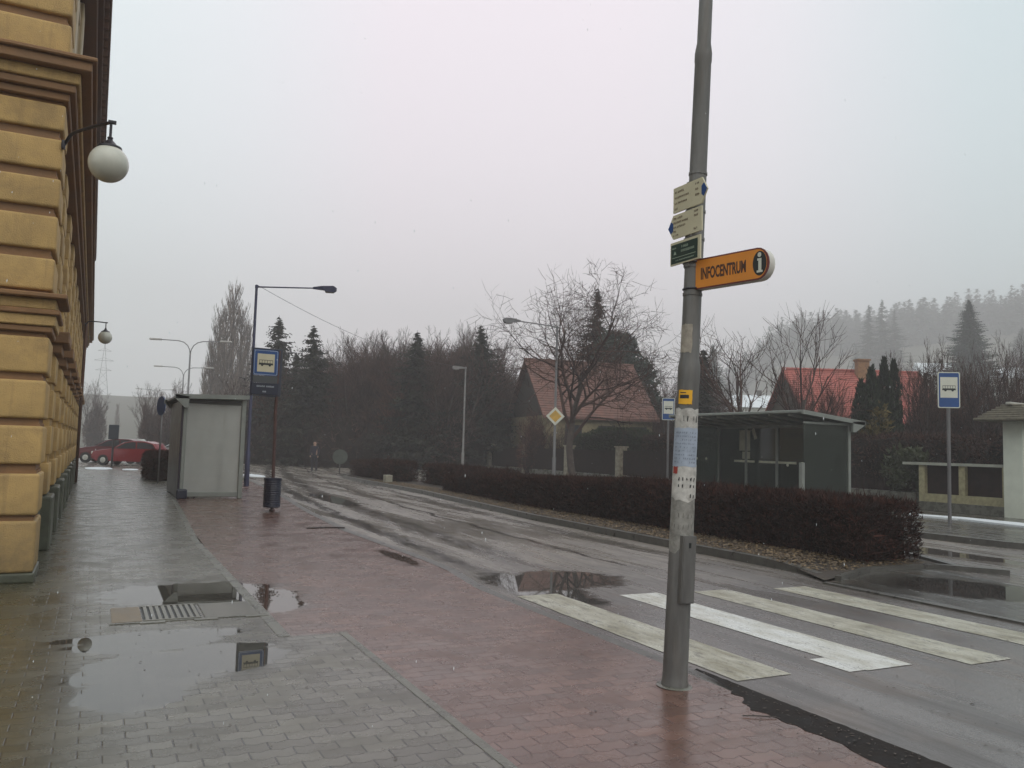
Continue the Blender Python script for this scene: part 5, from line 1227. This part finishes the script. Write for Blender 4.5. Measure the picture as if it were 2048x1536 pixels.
# ------------------------------------------------------------------ hedges
def hedge(label, x0, x1, y0, y1, z0, H, mat, n, seed, sz=.055, taper=None, name='hedge', rzs=0., xoff=lambda y: 0., up_=.55, group=None):
    rr = random.Random(seed); mb = MB(); t = thing(name, label, 'hedge', ((x0+x1)/2, (y0+y1)/2, z0), rzs, group)
    cx_, cy2 = (x0+x1)/2, (y0+y1)/2; hx, hy = (x1-x0)/2, (y1-y0)/2
    hh = lambda y: H*(taper(y) if taper else 1)*(1+.07*mnoise.noise(Vector((y*.8, seed, 0))))
    # dark inner body, lumpy
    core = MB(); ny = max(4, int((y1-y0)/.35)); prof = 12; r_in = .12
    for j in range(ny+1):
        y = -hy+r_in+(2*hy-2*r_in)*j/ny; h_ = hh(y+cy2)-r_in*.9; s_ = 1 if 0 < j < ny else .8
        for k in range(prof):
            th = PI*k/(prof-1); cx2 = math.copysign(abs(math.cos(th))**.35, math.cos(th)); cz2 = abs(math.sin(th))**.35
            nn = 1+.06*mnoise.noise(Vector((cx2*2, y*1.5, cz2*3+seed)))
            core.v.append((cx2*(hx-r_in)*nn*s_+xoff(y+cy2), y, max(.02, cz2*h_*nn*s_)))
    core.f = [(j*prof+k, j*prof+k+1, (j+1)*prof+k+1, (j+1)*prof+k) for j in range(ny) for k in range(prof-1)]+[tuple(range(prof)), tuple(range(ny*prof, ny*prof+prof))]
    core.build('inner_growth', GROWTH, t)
    A_t, A_s, A_e = (2*hx)*(2*hy), H*2*hy, H*2*hx; tot_ = A_t+2*A_s+2*A_e
    for _ in range(n):
        q = rr.random()*tot_; dpt = rr.random()**1.6*.16-.02
        if q < A_t: nv_ = Vector((0, 0, 1)); x, y, z = rr.uniform(-hx, hx), rr.uniform(-hy, hy), None
        elif q < A_t+2*A_s: s_ = rr.choice((-1, 1)); nv_ = Vector((s_, 0, 0)); x, y, z = s_*hx, rr.uniform(-hy, hy), rr.random()
        else: s_ = rr.choice((-1, 1)); nv_ = Vector((0, s_, 0)); x, y, z = rr.uniform(-hx, hx), s_*hy, rr.random()
        h_ = hh(y+cy2); z = h_ if z is None else .03+z*(h_-.03)
        # round the upper edges
        rc = .16; ez = max(0, z-(h_-rc)); 
        for ax in (0, 1):
            lim = (hx, hy)[ax]; v_ = (x, y)[ax]; ex_ = max(0, abs(v_)-(lim-rc)); k_ = math.hypot(ez, ex_)
            if k_ > rc+1e-4 and ex_ > 1e-4 and ez > 1e-4:
                f = rc/k_; z = (h_-rc)+ez*f; 
                if ax == 0: x = math.copysign(lim-rc+ex_*f, x)
                else: y = math.copysign(lim-rc+ex_*f, y)
        p = Vector((x+xoff(y+cy2), y, z))-nv_*dpt
        p += rvec(rr)*.02
        e = (nv_*.6+rvec(rr)*.8+Vector((0, 0, up_))).normalized(); l = sz*rr.uniform(.7, 2.0)*(2.4 if rr.random() < .02 else 1); w2 = e.cross(rvec(rr)).normalized()*sz*rr.uniform(.10, .26); k0 = len(mb.v)
        mb.v += [tuple(p-w2), tuple(p+w2), tuple(p+e*l)]; mb.f.append((k0, k0+1, k0+2))
    mb.build('foliage', mat, t); return t
hxo = lambda y: -.0+.55*sstep(18, 27, y)
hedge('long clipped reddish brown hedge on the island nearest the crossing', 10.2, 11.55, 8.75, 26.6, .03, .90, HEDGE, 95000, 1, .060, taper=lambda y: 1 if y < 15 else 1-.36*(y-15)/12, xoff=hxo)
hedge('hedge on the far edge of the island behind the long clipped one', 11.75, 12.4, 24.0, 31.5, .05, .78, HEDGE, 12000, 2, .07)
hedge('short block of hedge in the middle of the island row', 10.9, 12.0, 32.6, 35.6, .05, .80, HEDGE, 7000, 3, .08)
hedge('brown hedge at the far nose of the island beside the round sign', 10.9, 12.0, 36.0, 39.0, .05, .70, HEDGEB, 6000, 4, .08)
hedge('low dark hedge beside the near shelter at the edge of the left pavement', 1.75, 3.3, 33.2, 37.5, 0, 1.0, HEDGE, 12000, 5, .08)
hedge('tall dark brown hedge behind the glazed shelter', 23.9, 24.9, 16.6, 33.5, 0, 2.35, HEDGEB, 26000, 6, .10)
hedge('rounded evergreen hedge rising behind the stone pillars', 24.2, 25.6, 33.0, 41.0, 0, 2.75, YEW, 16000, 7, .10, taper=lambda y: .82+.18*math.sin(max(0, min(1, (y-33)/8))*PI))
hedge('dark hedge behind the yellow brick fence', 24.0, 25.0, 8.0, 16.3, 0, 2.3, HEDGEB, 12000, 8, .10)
tag(tag(MB().add([(10.35, 31.95, .06), (10.75, 31.95, .06), (10.75, 32.3, .06), (10.35, 32.3, .06)], [(0, 1, 2, 3)]).cbox(10.4, 10.7, 31.98, 32.3, .05, .36, .03).build('marker_stone', pm('pale_stone', (.30, .28, .22), .6)), '', ''), 'small pale stone block between the island hedges', 'stone')
# leaf litter on the island bed
mb = MB(); rr = random.Random(9)
for k in range(17000):
    y = 8.1+(rr.random()**1.5)*26; xl = IXL(y)+.12 if y > 9.3 else 8.9+(9.3-y)*.1; x = rr.uniform(xl, 10.45+hxo(y) if y > 9 else 11.5); 
    if y < 8.75 and not (8.45+(x-8.9)*.0 < y): continue
    if y < 8.5 and x > 9.9: continue
    z = zi(y)-.005+rr.uniform(0, .015); a = rr.uniform(0, 6.28); l = rr.uniform(.012, .034); w_ = l*rr.uniform(.3, .7); tl = rr.uniform(-.6, .6)
    ux_, uy_ = math.cos(a), math.sin(a); k0 = len(mb.v)
    mb.v += [(x-ux_*l, y-uy_*l, z), (x-uy_*w_, y+ux_*w_, z+tl*w_+.008), (x+ux_*l, y+uy_*l, z+.004), (x+uy_*w_, y-ux_*w_, z-tl*w_*.5+.006)]; mb.f.append((k0, k0+1, k0+2, k0+3))
tag(mb.build('leaf_litter', LITTER), 'dead leaves and twigs strewn on the soil of the island', 'leaf litter', kind='stuff')
# scattered grit, leaves and small twigs on the wet pavement and near the kerb
mb = MB(); rr = random.Random(19)
for k in range(1150):
    if k < 260: x, y = 4.04-abs(rr.gauss(0, .20)), rr.uniform(2.2, 5.0); z = .012
    else: x, y = rr.uniform(.2, 8), rr.uniform(2.6, 14); z = .004 if x < 4 else ZR+.004
    a = rr.uniform(0, 6.28); l = rr.uniform(.004, .018 if k < 650 else .010); w_ = l*.45; ux_, uy_ = math.cos(a), math.sin(a); k0 = len(mb.v)
    mb.v += [(x-ux_*l, y-uy_*l, z), (x-uy_*w_, y+ux_*w_, z+.004), (x+ux_*l, y+uy_*l, z+.002), (x+uy_*w_, y-ux_*w_, z+.003)]; mb.f.append((k0, k0+1, k0+2, k0+3))
tag(mb.build('grit', pm('wet_leaf_crumbs', (.045, .028, .018), .5, var=.7, vs=30)), 'crumbs of leaves and grit scattered on the wet paving and road', 'grit', kind='stuff')
def stick(label, pts, r_):
    tag(MB().tube(pts, r_, 5).build('twig', pm('wet_twig', (.02, .013, .01), .4)), label, 'twig')
stick('thin dark twig lying on the red paving right of the lamp post', [(3.62, 3.98, .008), (3.70, 3.93, .012), (3.80, 3.88, .008)], .004)
stick('dark stick lying on the red paving near the kerb beyond the litter bin', [(3.55, 15.45, .01), (3.9, 15.5, .015), (4.22, 15.3, .02)], .012)

# ------------------------------------------------------------------ hill forest in the mist
big = []
for i, (u, v0, vt, dep, Rm, lab) in enumerate([(1940, 770, 600, 120, 5.4, 'tall misty conifer standing alone on the slope above the bus stop sign'), (2046, 750, 655, 250, 7., 'misty conifer cut by the right edge of the picture'), (1425, 800, 690, 160, 5., 'misty conifer behind the lamp post on the slope')]):
    p = at(u, dep, v0); zb_ = hill(p.x, p.y)-.3; H = at(u, dep, vt).z-zb_
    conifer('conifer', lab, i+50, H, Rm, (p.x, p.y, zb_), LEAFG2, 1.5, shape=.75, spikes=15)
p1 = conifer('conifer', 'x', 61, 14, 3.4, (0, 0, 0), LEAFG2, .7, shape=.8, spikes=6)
for i, (u, dep, s) in enumerate([(1712, 285, 1.75), (1738, 288, 1.9), (1765, 284, 2.0), (1790, 290, 1.7)]):
    p = at(u, dep, 760); z = hill(p.x, p.y)-.3; lab = ['left tree', 'tree second from the left', 'tree second from the right', 'right tree'][i]+' of the misty group above the chimney'
    if i == 0: p1.location = (p.x, p.y, z); p1['label'] = lab; p1['group'] = 'misty trees above the chimney'
    else: dup(p1, (p.x, p.y, z), i, (s*1.2, s*1.2, s), lab, 'misty trees above the chimney')
# far-off forest that reads as one mass
base = MB(); src = t_crown[p1.name].data; sv = [v.co.copy() for v in src.vertices]; sf = [tuple(p.vertices) for p in src.polygons]
rr = random.Random(40); keep = rr.sample(range(len(sf)), min(len(sf), 1500))
tri = []
for fi in keep:
    f = sf[fi]; c_ = sum((sv[i] for i in f), Vector())/3; tri.append([c_+(sv[i]-c_)*3.0 for i in f])
mb = MB()
for k in range(900):
    a = rr.uniform(38, 70); r_ = 430+220*rr.random(); x, y = r_*math.sin(R(a)), r_*math.cos(R(a)); h0 = hill(x, y)
    if h0 < 5: continue
    s = rr.uniform(1.1, 1.9); ca, sa = math.cos(k), math.sin(k)
    for tr_ in tri[::3]:
        k0 = len(mb.v)
        for q in tr_: mb.v.append((x+(q.x*ca-q.y*sa)*s*1.45, y+(q.x*sa+q.y*ca)*s*1.45, h0-.5+q.z*s*.9))
        mb.f.append((k0, k0+1, k0+2))
me = bpy.data.meshes.new('forest'); me.from_pydata(mb.v, [], mb.f); me.materials.append(LEAFG2)
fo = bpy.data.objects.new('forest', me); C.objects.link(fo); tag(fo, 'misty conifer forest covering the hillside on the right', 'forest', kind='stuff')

# sleet in the air
mb = MB(); rr = random.Random(23)
for k in range(420):
    dep = rr.uniform(3, 16); u = rr.uniform(-60, 2100); v = rr.uniform(-40, 1500); p = at(u, dep, v)
    if p.z < .1: continue
    l = rr.uniform(.004, .010); mb.add([p+Vector((-.0022, 0, 0)), p+Vector((.0022, 0, 0)), p+Vector((.001, .002, l)), p+Vector((0, 0, -l))], [(0, 1, 2), (0, 3, 1), (0, 2, 3), (1, 3, 2)])
tag(mb.build('sleet', SNOW), 'small flakes of sleet falling through the air', 'sleet', kind='stuff')

# ------------------------------------------------------------------ haze
hm = bpy.data.materials.new('haze_air'); hm.use_nodes = True; N = NT(hm.node_tree)
pv = N.n('ShaderNodeVolumePrincipled'); pv.inputs['Color'].default_value = (.93, .895, .905, 1); pv.inputs['Density'].default_value = .0023; pv.inputs['Anisotropy'].default_value = .2
o = N.n('ShaderNodeOutputMaterial'); N.nt.links.new(pv.outputs[0], o.inputs['Volume'])
mb = MB(); mb.box(-690, 690, -690, 690, -2.5, 118); hz_ = mb.build('haze', hm); hz_['kind'] = 'stuff'
hz_['label'] = 'pale fog hanging over the whole street'; hz_['category'] = 'haze'
